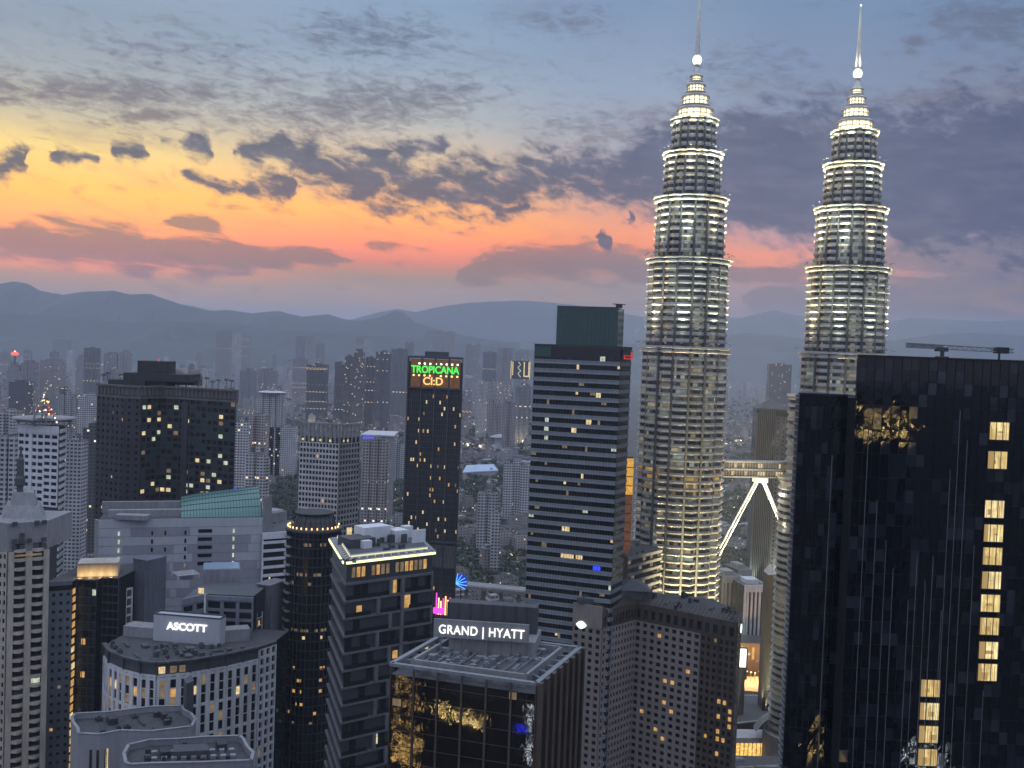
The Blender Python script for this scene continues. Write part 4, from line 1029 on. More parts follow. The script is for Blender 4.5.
# === white serviced-apartment block with its name on the roof
def white_apartments():
    zt = 126
    px = [(105, 641), (110, 648), (125, 654.5), (141, 658.5), (157, 660.2), (190, 657.5), (226, 651.5), (258, 644.5)]
    pts = [G(x, y+2, zt) for x, y in px]; e = G(275, 641, zt)
    poly = pts+[e, (e[0]+2, e[1]+16), (pts[0][0]+3, pts[0][1]+30)]
    r = T('apartment_block', 'white curved apartment block with paired dark windows and the ASCOTT sign on its roof', 'apartments', poly)
    cz = centre(poly); core = [lerp(q, cz, .012) for q in poly]
    body(r, core, 0, zt-.5, MT['g_dark'], 'core_wall', top=MT['roofg'])
    w_ = MB(); p = Panes(r, 100)
    fl = 3.15
    tiers = []; z = zt-5.2
    for cnt in (3, 3, 3, 3, 3, 3, 3, 3, 3):
        z1 = z; z0 = z-cnt*fl-.9; tiers.append((z0, z1)); z = z0
    zb = z
    for k in range(len(pts)-1):
        A, B = pts[k], pts[k+1]; L = math.hypot(B[0]-A[0], B[1]-A[1]); nx = max(1, int(round(L/3.35)))
        for i in range(nx+1):
            w_.slab(lerp(A, B, max(0, (i-.24)/nx)), lerp(A, B, min(1, (i+.24)/nx)), 0, .6, zb, zt-4.6)
        for (z0, z1) in tiers:
            w_.slab(A, B, 0, .56, z1-.9, z1)
            for i in range(nx):
                for j in range(3):
                    r_ = random.random(); zz = z1-.9-(j+1)*fl
                    px_, py_ = proj(*lerp(A, B, (i+.5)/nx), zz)
                    mt = MT['g_dark'] if r_ > .14+(0.2 if 675 < py_ < 712 and px_ < 185 else 0) else random.choice((MT['warm'], MT['amber'], MT['dim'], MT['dim']))
                    p.rect(A, B, .1, (i+.24)/nx, (i+.76)/nx, zz+.25, zz+fl-.1, mt)
        w_.slab(A, B, 0, .5, zt-5.0, zt-4.3)
    sp = MB()
    for k in range(len(pts)-1):
        A, B = pts[k], pts[k+1]; nx = max(1, int(round(math.hypot(B[0]-A[0], B[1]-A[1])/3.35)))
        for (z0, z1) in tiers:
            for j in range(1, 3): w_.slab(A, B, 0, .22, z1-.9-j*fl-.1, z1-.9-j*fl+.22)
    w_.build('wall', MT['pale'], r)
    sp.v = sp.v
    # dark crown storey with parapet
    cr = MB()
    for k in range(len(pts)-1):
        A, B = pts[k], pts[k+1]
        cr.slab(A, B, -.4, 1.0, zt-.5, zt+.2); cr.slab(A, B, 0, .15, zt-4.2, zt-.5)
        n = max(1, int(math.hypot(B[0]-A[0], B[1]-A[1])/6))
        for i in range(n): cr.slab(lerp(A, B, i/n), lerp(A, B, i/n+.02), .1, .9, zt-4.3, zt-.5)
    cr.slab(pts[-1], e, -.4, 1.0, zt-.5, zt+.2)
    cr.build('crown', MT['dark'], r)
    for (k, t0, t1, m_) in ((4, .05, .25, 'warm'), (4, .4, .6, 'dim'), (4, .68, .86, 'dim')):
        p.rect(pts[k], pts[k+1], .35, t0, t1, zt-3.9, zt-1.6, MT[m_])
    # balcony end
    wb = MB(); grid(wb, p, pts[-1], e, 2, zt-1, 3, 38, .62, .72, .9, lit=.03); wb.build('balcony_wall', MT['pale'], r)
    p.done()
    # roof walls and sign board
    s0 = at(153, 643, 372); s1 = at(219.5, 640, 368); ztop = Zat(186, 617, 370)
    sb = MB(); sb.prism(rect_poly((s0.x, 372), (s1.x, 368), 5), zt-.5, ztop); so = sb.build('sign_board', MT['lilac'], r)
    fr = MB(); parapet(fr, rect_poly((s0.x, 372), (s1.x, 368), 5), ztop, .5, .3); fr.build('board_rim', MT['dark'], so)
    ang = math.atan2(-4, s1.x-s0.x); mid = ((s0.x+s1.x)/2+.3, 370); nx, ny = math.sin(ang), -math.cos(ang)
    text('ASCOTT', 3.6, MT['sign'], r, (mid[0]+nx*.4, mid[1]+ny*.4, zt+4.1), ang+.02, bold=.09, xs=1.08, spacing=1.0, extrude=.15)
    rw = MB(); q0 = at(123, 641, 376); q1 = at(153, 641, 374); rw.prism(rect_poly((q0.x, 376), (q1.x, 374), 7), zt-.5, zt+3.2); rw.build('roof_house', MT['conc'], r); rw = MB()
    q0 = at(220, 640, 372); q1 = at(250, 636, 376); rw.prism(rect_poly((q0.x, 372), (q1.x, 376), 6), zt-.5, zt+3.8); rw.build('roof_house', MT['conc'], r)
    c3 = MB(); clutter(c3, pts, zt-.3, 60, .4, 1.8, 0, 8); c3.build('roof_plant', MT['dark'], r)
    m = MB(); q = at(204.5, 632, 378); m.tube((q.x, 378, zt), (q.x, 378, zt+13), .3, .2, 6); m.build('mast', MT['pale'], r)
white_apartments()

# === two roofs close below the camera
def near_roof(label, pts_px, z, mat, seed, louv):
    pts = [G(x, y, z) for x, y in pts_px]
    r = T('office_block', label, 'building', pts)
    body(r, pts, 0, z-1.6, mat, 'wall', top=MT['roofg'])
    pr = MB(); n = len(pts)
    for k in range(n): pr.slab(pts[k], pts[(k+1) % n], -.5, .05, z-1.7, z-.2)
    pr.build('parapet', mat, r)
    cp = MB()
    for k in range(n): cp.slab(pts[k], pts[(k+1) % n], -.6, .2, z-.2, z+.05)
    cp.build('coping', MT['plant'], r)
    c0 = centre(pts); c_ = MB(); clutter(c_, [lerp(q, c0, .35) for q in pts], z-1.6, 16, .6, 1.8, 0, seed)
    c_.build('roof_plant', MT['darker'], r)
    if louv:
        lv = MB(); A, B, C_, D = louv
        A, B, C_, D = [G(x, y, z) for x, y in louv]
        for k in range(2):
            for i in range(9):
                p0 = lerp(lerp(A, D, .3+.35*k), lerp(B, C_, .3+.35*k), (i+.1)/9); lv.obox((p0[0]+.8, p0[1]), math.atan2(B[1]-A[1], B[0]-A[0]), 1.3, 1.3, z-1.6, z-.7)
        lv.build('condenser_unit', MT['plant'], r)
        bx = MB(); bx.prism([lerp(q, c0, .6) for q in (A, B, C_, D)], z-1.6, z+.4); bx.build('tank_room', MT['dark'], r)
    return r, pts
nr, np_ = near_roof('plain grey block with a white edged flat roof below the curved white apartments', [(72, 721), (77, 728), (78, 733), (100, 734), (120, 730), (150, 731), (192, 726), (196, 719), (192, 713), (184, 709), (183, 705), (150, 706), (110, 711), (75, 713), (71, 717)], 129, solid('plain_block', (.24,.245,.265,1), var=.1), 3, None)
m = MB(); a_, b_ = G(183, 703, 129), G(186, 708, 129); m.prism([a_, b_, (b_[0]+1.2, b_[1]+3), (a_[0]+1, a_[1]+4)], 127, 136); m.build('stair_tower', MT['dark'], nr)
p = Panes(nr, 20)
for (x, mt) in ((90, 'g_dark'), (97, 'g_dark'), (105, 'g_dark'), (106, 'warm'), (132, 'g_dark')):
    q = np_[3]; q2 = np_[4]; t = (x-100)/20.0; zz = 129-(745-732)*.29
    A_ = np_[3] if x > 99 else np_[2]; B_ = np_[4] if x > 99 else np_[3]; t = (x-100)/20. if x > 99 else (x-78)/22.
    if t < 1: p.rect(A_, B_, .1, max(0, t), min(1, t+.12), zz-6, zz-.5, MT[mt])
p.done()
near_roof('nearer flat roof with condenser units, in front of the plain grey block', [(123, 753), (125, 762), (130, 764), (150, 763), (200, 762), (252, 760), (254, 752), (248, 746), (244, 738), (240, 735), (205, 736), (180, 738), (150, 739), (128, 744)], 133, solid('near_block', (.20,.20,.22,1), var=.1), 9, [(150, 760), (240, 756), (235, 740), (150, 742)])
# === black glass tower close on the right
GB = [MT['g_black'], glass('navy_pane', (.010,.013,.022,1), .03, wavy=.007, wscale=.6), glass('slate_pane', (.024,.028,.04,1), .06, wavy=.007, wscale=.6)]
def black_tower():
    Y = 165.0; zt = Zat(940, 359, Y)
    A = (Xat(858, Y, zt), Y); B = (Xat(1090, Y, zt), Y)
    z2 = Zat(800, 394, Y+4); A2 = (Xat(799.5, Y+4, z2), Y+4); B2 = (A[0]+.02, Y+4)
    poly = [A, B, (B[0], Y+45), (A[0], Y+45)]
    r = T('glass_tower', 'huge black glass tower with a column of bright yellow lit windows, nearest on the right', 'skyscraper', poly)
    m = MB(); nx, px_w = 46, 0; H0 = 0
    rnd = random.Random(11)
    # curtain wall of slightly uneven panes
    def wall(A, B, zt, nx, dz, out=0):
        w_ = MB(); nz = int(zt/dz)
        for i in range(nx):
            for j in range(nz):
                z1 = zt-j*dz; z0 = z1-dz
                if z1 < 60: continue
                a = lerp(A, B, i/nx); b = lerp(A, B, (i+1)/nx)
                e = [rnd.gauss(0, .003) for _ in range(4)]
                w_.quad((a[0], a[1]+e[0], z0), (b[0], b[1]+e[1], z0), (b[0], b[1]+e[2], z1), (a[0], a[1]+e[3], z1), 0 if rnd.random() < .74 else (1 if rnd.random() < .7 else 2))
        return w_
    body(r, [(A[0], Y+.4), (B[0], Y+.4), (B[0], Y+40), (Xat(866, Y+40, zt), Y+40)], 0, zt-.3, MT['darker'], 'core_wall', top=MT['roofg'])
    w1 = wall(A, B, zt, 26, 1.9); w1.build('curtain_wall', GB, r)
    w2 = wall(A2, B2, z2, 8, 1.9); w2.build('curtain_wall', GB, r)
    body(r, [(A2[0], Y+4.4), (B2[0]+2, Y+4.4), (B2[0]+2, Y+30), (Xat(803, Y+24, z2), Y+24)], 0, z2-.3, MT['darker'], 'core_wall', top=MT['roofg'])
    # louvred flank
    C2 = (Xat(796.5, Y+24, z2), Y+24)
    C3 = (Xat(796, Y+7, z2), Y+7)
    fk = MB(); fk.prism([C3, A2, (Xat(804, Y+24, z2), Y+24), (Xat(799.5, Y+24, z2), Y+24)], 0, z2-.2); fk.build('flank_wall', MT['dark'], r)
    lv = MB()
    for k in range(150):
        z = z2-.6-k*1.05
        if z < 60: break
        lv.slab(C3, A2, 0, .3, z-.16, z)
    lv.build('louvre', MT['plant'], r)
    mu = MB()
    for i in range(27): mu.slab(lerp(A, B, i/26), lerp(A, B, min(1, i/26+.0015)), 0, .10, 60, zt)
    for i in range(9): mu.slab(lerp(A2, B2, i/8), lerp(A2, B2, min(1, i/8+.006)), 0, .10, 60, z2)
    for j in range(60):
        z = zt-j*3.8; mu.slab(A, B, 0, .05, z-.07, z); 
        if z < z2: mu.slab(A2, B2, 0, .05, z-.07, z)
    mu.slab(A, B, -.3, .15, zt-.15, zt+.25); mu.slab(A2, B2, -.3, .15, z2-.15, z2+.2)
    mu.build('mullion', solid('black_metal', (.012,.013,.016,1), .4, .3), r)
    for (px, y0, y1) in ((832, 455, 768), (869, 420, 768), (877, 500, 768), (886, 540, 768), (893, 568, 768), (908, 600, 700), (917, 556, 768), (925, 580, 768), (933, 556, 768), (950, 470, 768), (960, 410, 768), (967, 440, 768), (974, 545, 768), (983, 690, 768), (941, 610, 768)):  # light-grey strips for the glints on the mullions, shine put into their colour
        dpx = lambda y: -(y-y0)*.047
        z1 = Zat(px, y0, Y); z0 = 60.; x = Xat(px, Y, z1)
        f = MB(); f.box(x-.035, x+.035, Y-.15, Y-.04, z0, z1); f.build('glint_fin', solid('glint_metal', (.26,.27,.30,1), .3, .6) if 'glint_fin' not in MT else MT['glint_fin'], r)
    # lit rooms: flush panes; room light is emission in the panes and curtains
    def room(px, py, i):
        z = Zat(px, py, Y); x = Xat(px, Y, z); hw, hh = 1.55, 1.42
        b = MB(); y0, y1 = Y-.12, Y-.02
        b.quad((x-hw, y0, z-hh), (x+hw, y0, z-hh), (x+hw, y0, z+hh), (x-hw, y0, z+hh))
        w_ = b.build('window', MT['room%d' % (i % 3)], r)
        f = MB(); rr = random.Random(i)
        for u in (-1, -.33, .34, 1): f.box(x+u*hw-.05, x+u*hw+.05, y0-.1, y0-.01, z-hh, z+hh)
        f.box(x-hw, x+hw, y0-.12, y0-.02, z+hh-.06, z+hh+.06); f.box(x-hw, x+hw, y0-.12, y0-.02, z-hh-.06, z-hh+.06)
        f.build('window_frame', MT['darker'], w_)
        c_ = MB()
        if rr.random() < .7: u1 = rr.uniform(.15, .7); c_.box(x-hw, x-hw+u1*hw, y0-.06, y0-.01, z-hh, z+hh)
        for q in range(rr.randint(2, 7)):
            u = rr.uniform(-.95, .8); c_.box(x+u*hw, x+u*hw+rr.uniform(.03, .14), y0-.06, y0-.01, z-hh, z+hh*rr.uniform(.2, 1))
        u0 = rr.uniform(-.9, .2); c_.box(x+u0*hw, x+(u0+rr.uniform(.3,.8))*hw, y0-.05, y0-.008, z-hh*rr.uniform(.1,.9), z-hh*.02)
        c_.build('curtain', MT['drape_glow'], w_)
    MT['drape_glow'] = glow('drape_glow', (1,.66,.24,1), .42)  # curtains glow themselves, in place of light shining through them
    for q, (c_, s_) in enumerate((((1,.83,.38,1), 1.15), ((1,.78,.33,1), .95), ((1,.88,.48,1), 1.3))): MT['room%d' % q] = glow('room_light', c_, s_, folds=.55)
    for i, (px, py) in enumerate(((999,431),(997,460),(994,509),(993,533),(992,556),(991,580),(990,603),(989,626),(988,650),(987,672),(930,688),(929,711),(928,734),(927,757))): room(px, py, i)
    # roof maintenance unit
    cr = thing('roof_crane', 'long pale maintenance crane lying along the roof of the black glass tower', 'crane', (Xat(960, Y+12, zt), Y+12, zt))
    q = lambda px: Xat(px, Y+12, zt+1)
    j = MB(); z = Zat(960, 349, Y+12)
    x0, x1 = q(907), q(1014)
    za, zb = Zat(907, 345, Y+12), Zat(1014, 351, Y+12)
    n = 22
    pts = [(x0+(x1-x0)*k/n, za+(zb-za)*k/n) for k in range(n+1)]
    for dy in (0, .7):
        j.tube((x0, Y+12+dy, za+.35), (x1, Y+12+dy, zb+.3), .09, n=5); j.tube((x0, Y+12+dy, za-.35), (x1, Y+12+dy, zb-.3), .09, n=5)
        for k in range(n): s_ = 1 if k % 2 else -1; j.tube((pts[k][0], Y+12+dy, pts[k][1]+.33*s_), (pts[k+1][0], Y+12+dy, pts[k+1][1]-.33*s_), .05, n=4)
    j.box(x0, x0+6, Y+12, Y+12.7, za-.3, za+.3)
    j.build('jib', MT['plant'], cr)
    c_ = MB(); c_.box(q(996), q(1008), Y+11.6, Y+13.2, zb-.5, zb+.55); c_.build('counterweight', MT['darker'], cr)
    c_ = MB(); xm = q(943); zc = Zat(943, 348, Y+12); c_.box(xm-.9, xm+.9, Y+11.7, Y+13, zt-.2, zt+.5); c_.tube((xm, Y+12.3, zt), (xm, Y+12.3, zc), .35, n=8); c_.box(xm-1.1, xm+.8, Y+11.8, Y+12.9, zc-.6, zc+.1); c_.build('pedestal', MT['dark'], cr)
    c_ = MB(); xr = q(1000); c_.tube((xr, Y+12.3, zt-.2), (xr, Y+12.3, zb), .2, n=8); c_.build('rest_post', MT['dark'], cr)
    # things the dark glass mirrors: lit buildings standing behind the viewpoint
    return r
black_tower()
def mirrored(px, py, V, plane=165.0):
    v = at(px, py, V)
    if isinstance(plane, tuple):
        (ax, ay), (bx, by) = plane; dx, dy = bx-ax, by-ay; L = math.hypot(dx, dy); nx, ny = dy/L, -dx/L
        d = (v.x-ax)*nx+(v.y-ay)*ny; return (v.x-2*d*nx, v.y-2*d*ny, v.z)
    return (v.x, 2*plane-V, v.z)
def back_tower(lab, px0, px1, py_top, py0, py1, V, mat, plane=165.0, seed=1, cat='building', wl=.1):
    x0, yb, zt = mirrored(px0, py_top, V, plane); x1, _, _ = mirrored(px1, py_top, V, plane); _, _, z0 = mirrored(px0, py0, V, plane); _, _, z1 = mirrored(px0, py1, V, plane)
    r = thing('lit_building', lab, cat, ((x0+x1)/2, yb, 0))
    x0, x1 = min(x0, x1), max(x0, x1); m = MB(); m.box(x0, x1, yb-20, yb, 0, zt); m.build('wall', MT['dark'], r)
    rnd = random.Random(seed); n = 0
    for k in range(34):
        for j in range(14):
            if rnd.random() < .22+.25*(j < 5):
                a = x0+(x1-x0)*((k*13) % 34)/34; z = z1+(z0-z1)*j/14; l = MB(); l.box(a, a+(x1-x0)/52, yb, yb+.4, z, z+abs(z0-z1)/24*rnd.uniform(.5, 1.3)); l.build('window', mat if rnd.random() < .8 else MT['warm'], r); n += 1
                if n > 95: return r
    return r
hot = glow('bright_crown', (1,.70,.25,1), 48.0); hot2 = glow('bright_white', (.8,.9,1,1), 26.0)
back_tower('tower with a glittering gold crown, seen mirrored high in the black glass', 859, 913, 402, 408, 437, 520, hot, seed=3)
back_tower('low building with gold lights, seen mirrored at the foot of the black glass', 818, 842, 722, 725, 765, 560, hot, seed=4)
back_tower('building with white lights, seen mirrored beside the lowest lit windows', 905, 950, 732, 742, 766, 560, glow('glare_white', (.85,.92,1,1), 60), seed=5)
back_tower('dim low block with gold windows, seen mirrored low in the black glass', 865, 905, 700, 728, 764, 640, glow('lesser_gold', (1,.6,.2,1), 10), seed=6)
back_tower('small gold lit block, seen mirrored in the middle of the black glass', 862, 884, 474, 477, 485, 600, glow('mid_gold', (1,.62,.2,1), 18), seed=7)

hp = (G(391, 663, 163), G(537, 683, 163))
back_tower('wide terrace with a line of gold lamps, seen mirrored in the bronze glass', 436, 512, 690, 700, 715, 520, hot, plane=hp, seed=12)
back_tower('tall block with scattered gold rooms, seen mirrored left in the bronze glass', 396, 440, 668, 672, 760, 560, glow('scatter_gold', (1,.6,.18,1), 16), plane=hp, seed=13)
back_tower('low block with faint gold rooms, seen mirrored lowest in the bronze glass', 440, 500, 735, 740, 768, 600, glow('faint_gold', (1,.6,.25,1), 4), plane=hp, seed=14)
back_tower('slim block edged with white lamps, seen mirrored right in the bronze glass', 528, 536, 694, 698, 764, 520, hot2, plane=hp, seed=15)
back_tower('small block with a blue neon front, seen mirrored in the bronze glass', 518, 530, 722, 724, 731, 520, glow('blue_neon', (.02,.03,1,1), 30), plane=hp, seed=16)
# === residential tower with curved balconies, far left
def balcony_tower():
    zt = 172; Y = 385
    A = (Xat(-40, 375, zt), 375); B = (Xat(9, 372, zt), 372); C_ = (Xat(50, 380, zt), 380)
    zt2 = Zat(25, 548, 380)
    poly = [A, B, C_, (Xat(49, 405, zt), 405), (A[0], 405)]
    r = T('residential_tower', 'pale balcony tower with a stepped pyramid roof and spire, at the left edge', 'tower block', poly)
    body(r, poly, 0, zt2, MT['g_mid'], 'core_wall', top=MT['roofg'])
    w_ = MB(); p = Panes(r, 100)
    fl = 3.3; n = int(zt2/fl)
    grid(w_, p, A, B, zt2-n*fl, zt2, 12, n, .55, .5, .7, lit=.03)
    w_.slab(B, lerp(B, C_, .14), 0, 1.0, 0, zt2); w_.slab(lerp(B, C_, .86), C_, 0, 1.0, 0, zt2); w_.slab(lerp(B, C_, .42), lerp(B, C_, .58), 0, .9, 0, zt2)
    for j in range(n+1): w_.slab(B, C_, 0, .35, zt2-j*fl-.35, zt2-j*fl)
    w_.build('wall', MT['ocre'], r)
    for j in range(n):
        z = zt2-j*fl
        for (t0, t1) in ((.14, .42), (.58, .86)):
            a, b = lerp(B, C_, t0), lerp(B, C_, t1); pts = []
            dx, dy = b[0]-a[0], b[1]-a[1]; L = math.hypot(dx, dy); ux, uy = dy/L, -dx/L
            for q in range(7): u = q/6; o = 1.0+1.3*math.sin(math.pi*u); pts.append((a[0]+dx*u+ux*o, a[1]+dy*u+uy*o))
            bal = MB(); bal.prism(pts+[b, a], z-.25, z+.75); bal.build('balcony', MT['ocre'], r) if len([1 for c_ in r.children if c_.name.startswith('balcony')]) < 100 else None
            if random.random() < .9: p.rect(B, C_, .4, t0+.03, t1-.03, z+.9, z+2.7, pick(.05, 'g_dark'))
    p.done()
    up = MB(); c0 = centre([B, C_, (C_[0], 400), (B[0], 400)])
    steps = [(zt2, Zat(25, 520, 380), 1.0, 'x'), (Zat(25, 520, 380), Zat(25, 508, 380), .78, 'x'), (Zat(25, 508, 380), Zat(20, 495, 380), .48, 'x')]
    base = [(A[0]+8, A[1]+1), (B[0], B[1]), (C_[0]-.8, C_[1]), (C_[0]-1, 402), (A[0]+8, 402)]
    for z0, z1, k, _ in steps[:1]: up.prism([lerp(q, c0, 1-k) for q in base], z0, z1)
    ps = [(Xat(2, 382, zt), 382), (Xat(46, 382, zt), 382), (Xat(46, 398, zt), 398), (Xat(2, 398, zt), 398)]
    pc = centre(ps)
    for z0, z1, k in ((steps[1][0], steps[1][1], 1.0), (steps[2][0], steps[2][1], .62)):
        b0 = [lerp(q, pc, 1-k) for q in ps]; b1 = [lerp(q, pc, 1-k*.72) for q in ps]; i = len(up.v)
        up.v += [(x, y, z0) for x, y in b0]+[(x, y, z1) for x, y in b1]
        for q in range(4): up.f.append((i+q, i+(q+1) % 4, i+4+(q+1) % 4, i+4+q)); up.mi.append(0)
        up.f.append((i+4, i+5, i+6, i+7)); up.mi.append(0)
    up.build('roof', MT['conc'], r)
    w3 = MB()
    for k in range(5): 
        for j in range(5): w3.slab(lerp(B, C_, .08+.18*k), lerp(B, C_, .2+.18*k), .3, 1.05, zt2+1+j*2.1, zt2+2.4+j*2.1) if random.random() < .6 else None
    w3.build('loggia', MT['dark'], r)
    z = steps[2][1]; xs = Xat(20, 388, z); s_ = MB()
    s_.lathe((xs, 388), [(1.2, z), (1.2, z+2), (1.9, z+2.5), (1.9, z+5), (1.3, z+6), (1.3, z+12), (.5, z+13), (.3, z+17)], 8); s_.build('spire', MT['dark'], r)
    l = MB(); l.slab(lerp(B, C_, .15), lerp(B, C_, .8), 1.05, 1.2, Zat(30, 553, 380), Zat(30, 551, 380)); l.build('terrace_light', MT['dim'], r)
balcony_tower()

# === tower behind it with a round roof canopy and tower crane lights
def canopy_tower():
    Y = 500; zt = Zat(40, 428, Y)
    A = (Xat(19, 500, zt), 500); B = (Xat(59, 494, zt), 494); C_ = (Xat(65.5, 506, zt), 506)
    poly = [A, B, C_, (Xat(65, 530, zt), 530), (A[0]+1, 530)]
    r = T('residential_tower', 'white windowed tower with a ring canopy and glittering lights on its roof', 'tower block', poly)
    body(r, poly, 0, zt, MT['g_mid'], 'core_wall', top=MT['roofg'])
    w_ = MB(); p = Panes(r, 90); n = 55; fl = 3.35
    grid(w_, p, A, lerp(A, B, .64), zt-n*fl, zt-2, 4, n, .78, .5, .5, lit=.02); 
    grid(w_, p, lerp(A, B, .64), B, zt-11*fl, zt-2, 2, 11, .78, .5, .5, lit=.0)
    w_.slab(lerp(A, B, .28), lerp(A, B, .36), 0, .8, 0, zt+1.5)
    w_.slab(A, B, 0, .9, zt-2, zt+1.5); w_.build('wall', MT['white'], r); p.done()
    e_ = MB(); 
    for k in range(48): e_ = MB(); e_.slab(B, C_, .3, .9, zt-k*3.3-1.6, zt-k*3.3); e_.build('balcony', MT['pale'], r)
    c0 = centre(poly); ca = MB(); ca.lathe((c0[0]-1, c0[1]-6), [(12.5, zt+3.2), (14.5, zt+4.2), (14.2, zt+4.8), (11, zt+5)], 30)
    for k in range(8): t = k*math.pi/4; ca.tube((c0[0]-1+12*math.cos(t), c0[1]-6+8*math.sin(t), zt), (c0[0]-1+13*math.cos(t), c0[1]-6+13*math.sin(t), zt+4), .3, n=5)
    ca.build('ring_canopy', MT['conc'], r)
    rnd = random.Random(2); x0 = Xat(42, 492, zt)
    fr = MB()
    for k in range(4): t = k*math.pi/2+.5; fr.tube((x0+5.5*math.cos(t), 494+4*math.sin(t), zt+3), (x0, 494, zt+19), .35, n=5)
    for h in (4, 8, 12): fr.lathe((x0, 494), [(5.5*(1-h/19), zt+3+h), (5.5*(1-h/19)+.3, zt+3.3+h)], 8)
    fo = fr.build('roof_pyramid', MT['conc'], r)
    for k in range(34):
        h = rnd.random()**1.3; rr = 5.8*(1-h); t = rnd.uniform(0, 6.28); l = MB(); x, y, z = x0+rr*math.cos(t), 494+rr*math.sin(t)*.8, zt+3+15*h
        l.lathe((x, y), [(.3, z), (.3, z+.55)], 6); l.build('lamp', [MT['orange_l'], MT['red'], MT['white_l'], MT['orange_l']][k % 4], fo)
canopy_tower()

# === glass slab with the column of orange light
def orange_block():
    zt = 137
    a = G(43, 584, zt); b = G(72, 582, zt); c_ = G(77, 579, zt); d = G(97, 580, zt); e = G(103, 577, zt); f = G(119, 578, zt)
    poly = [a, b, c_, d, e, f, (f[0]+2, f[1]+30), (a[0], a[1]+30)]
    r = T('office_block', 'dark glass slab with a vertical column of orange lit landings', 'building', poly)
    body(r, poly, 0, zt, MT['g_dark'], 'core_wall', top=MT['roofg'])
    w_ = MB(); p = Panes(r, 100)
    grid(w_, p, a, b, zt-36*3.3-3, zt-3, 4, 36, .45, .38, .4, lit=.03); w_.slab(a, b, 0, .6, zt-1, zt+.8)
    w_.slab(a, lerp(a, b, .12), 0, .7, 0, zt)
    w_.build('wall', solid('blue_grey_panel', (.16,.18,.21,1)), r)
    g_ = MB()
    for k in range(37): g_.slab(c_, d, 0, .25, zt-k*3.3-.5, zt-k*3.3); g_.slab(e, f, 0, .25, zt-k*3.3-.5, zt-k*3.3)
    for t in (0, .33, .66, .98): g_.slab(lerp(c_, d, t), lerp(c_, d, t+.02), 0, .35, 0, zt+.5); g_.slab(lerp(e, f, t), lerp(e, f, t+.02), 0, .35, 0, zt+.5)
    g_.build('mullion', MT['dark'], r)
    rnd = random.Random(3)
    for k in range(36):
        z = zt-4-k*3.3; mt = MT['room1'] if 'room1' in MT else MT['amber']
        u = rnd.uniform(0, .5)
        m = MB(); m.slab(lerp(b, c_, .05+u*.4), lerp(b, c_, .55+u*.5), .1, .25, z-1.2+rnd.uniform(-.3,.3), z+1.0); m.build('landing_window', MT['amber'] if rnd.random() < .7 else MT['warm'], r)
        for i in range(4):
            if rnd.random() < .9: p.rect(c_, d, .12, i*.25+.03, i*.25+.24, z-2.2, z+.2, MT['g_mid'] if rnd.random() < .93 else random.choice((MT['dim'], MT['cool'], MT['amber'])))
    p.done()
    # lit roof house
    q0 = G(77, 577, zt); q1 = G(118, 576, zt); zt2 = Zat(98, 563, q0[1]+2)
    h = MB(); ab = rect_poly(q0, q1, 12); h.prism(ab, zt, zt2-.4); h.build('roof_house', MT['ocre'], r)
    l = MB(); l.slab(ab[0], ab[1], -.3, 1.5, zt2-.4, zt2); l.build('roof_canopy', MT['conc'], r)
    for k in range(4):
        q = lerp(ab[0], ab[1], (k+.5)/4); L = bpy.data.lights.new('lamp', 'POINT'); L.energy = 350; L.color = (1,.66,.25); L.shadow_soft_size = .3
        o = bpy.data.objects.new('lamp', L); COL.objects.link(o); o.parent = r; o.location = Vector((q[0], q[1]-2.2, zt+.6))-Vector(r['_loc'])
    # stair tower and ladder frame beside it
    s0, s1 = G(133, 570, zt), G(145, 572, zt); m = MB(); m.prism(rect_poly(s0, s1, 12), 0, zt+4.5); m.slab(s0, s1, -.2, .4, zt+4.5, zt+5); m.build('stair_tower', solid('slate_panel', (.11,.12,.15,1)), r)
    s0, s1 = G(119.5, 590, zt-6), G(132, 587, zt-6); m = MB()
    for k in range(30): m.slab(s0, s1, 0, .5, zt-6-k*3.6-.8, zt-6-k*3.6)
    for t in (0, .45, .93): m.slab(lerp(s0, s1, t), lerp(s0, s1, t+.07), 0, .6, 30, zt-6)
    m.build('balcony_frame', MT['pale'], r)
    m = MB(); m.prism(rect_poly(s0, s1, 14), 0, zt-6.3); m.build('rear_wall', MT['dark'], r)
orange_block()

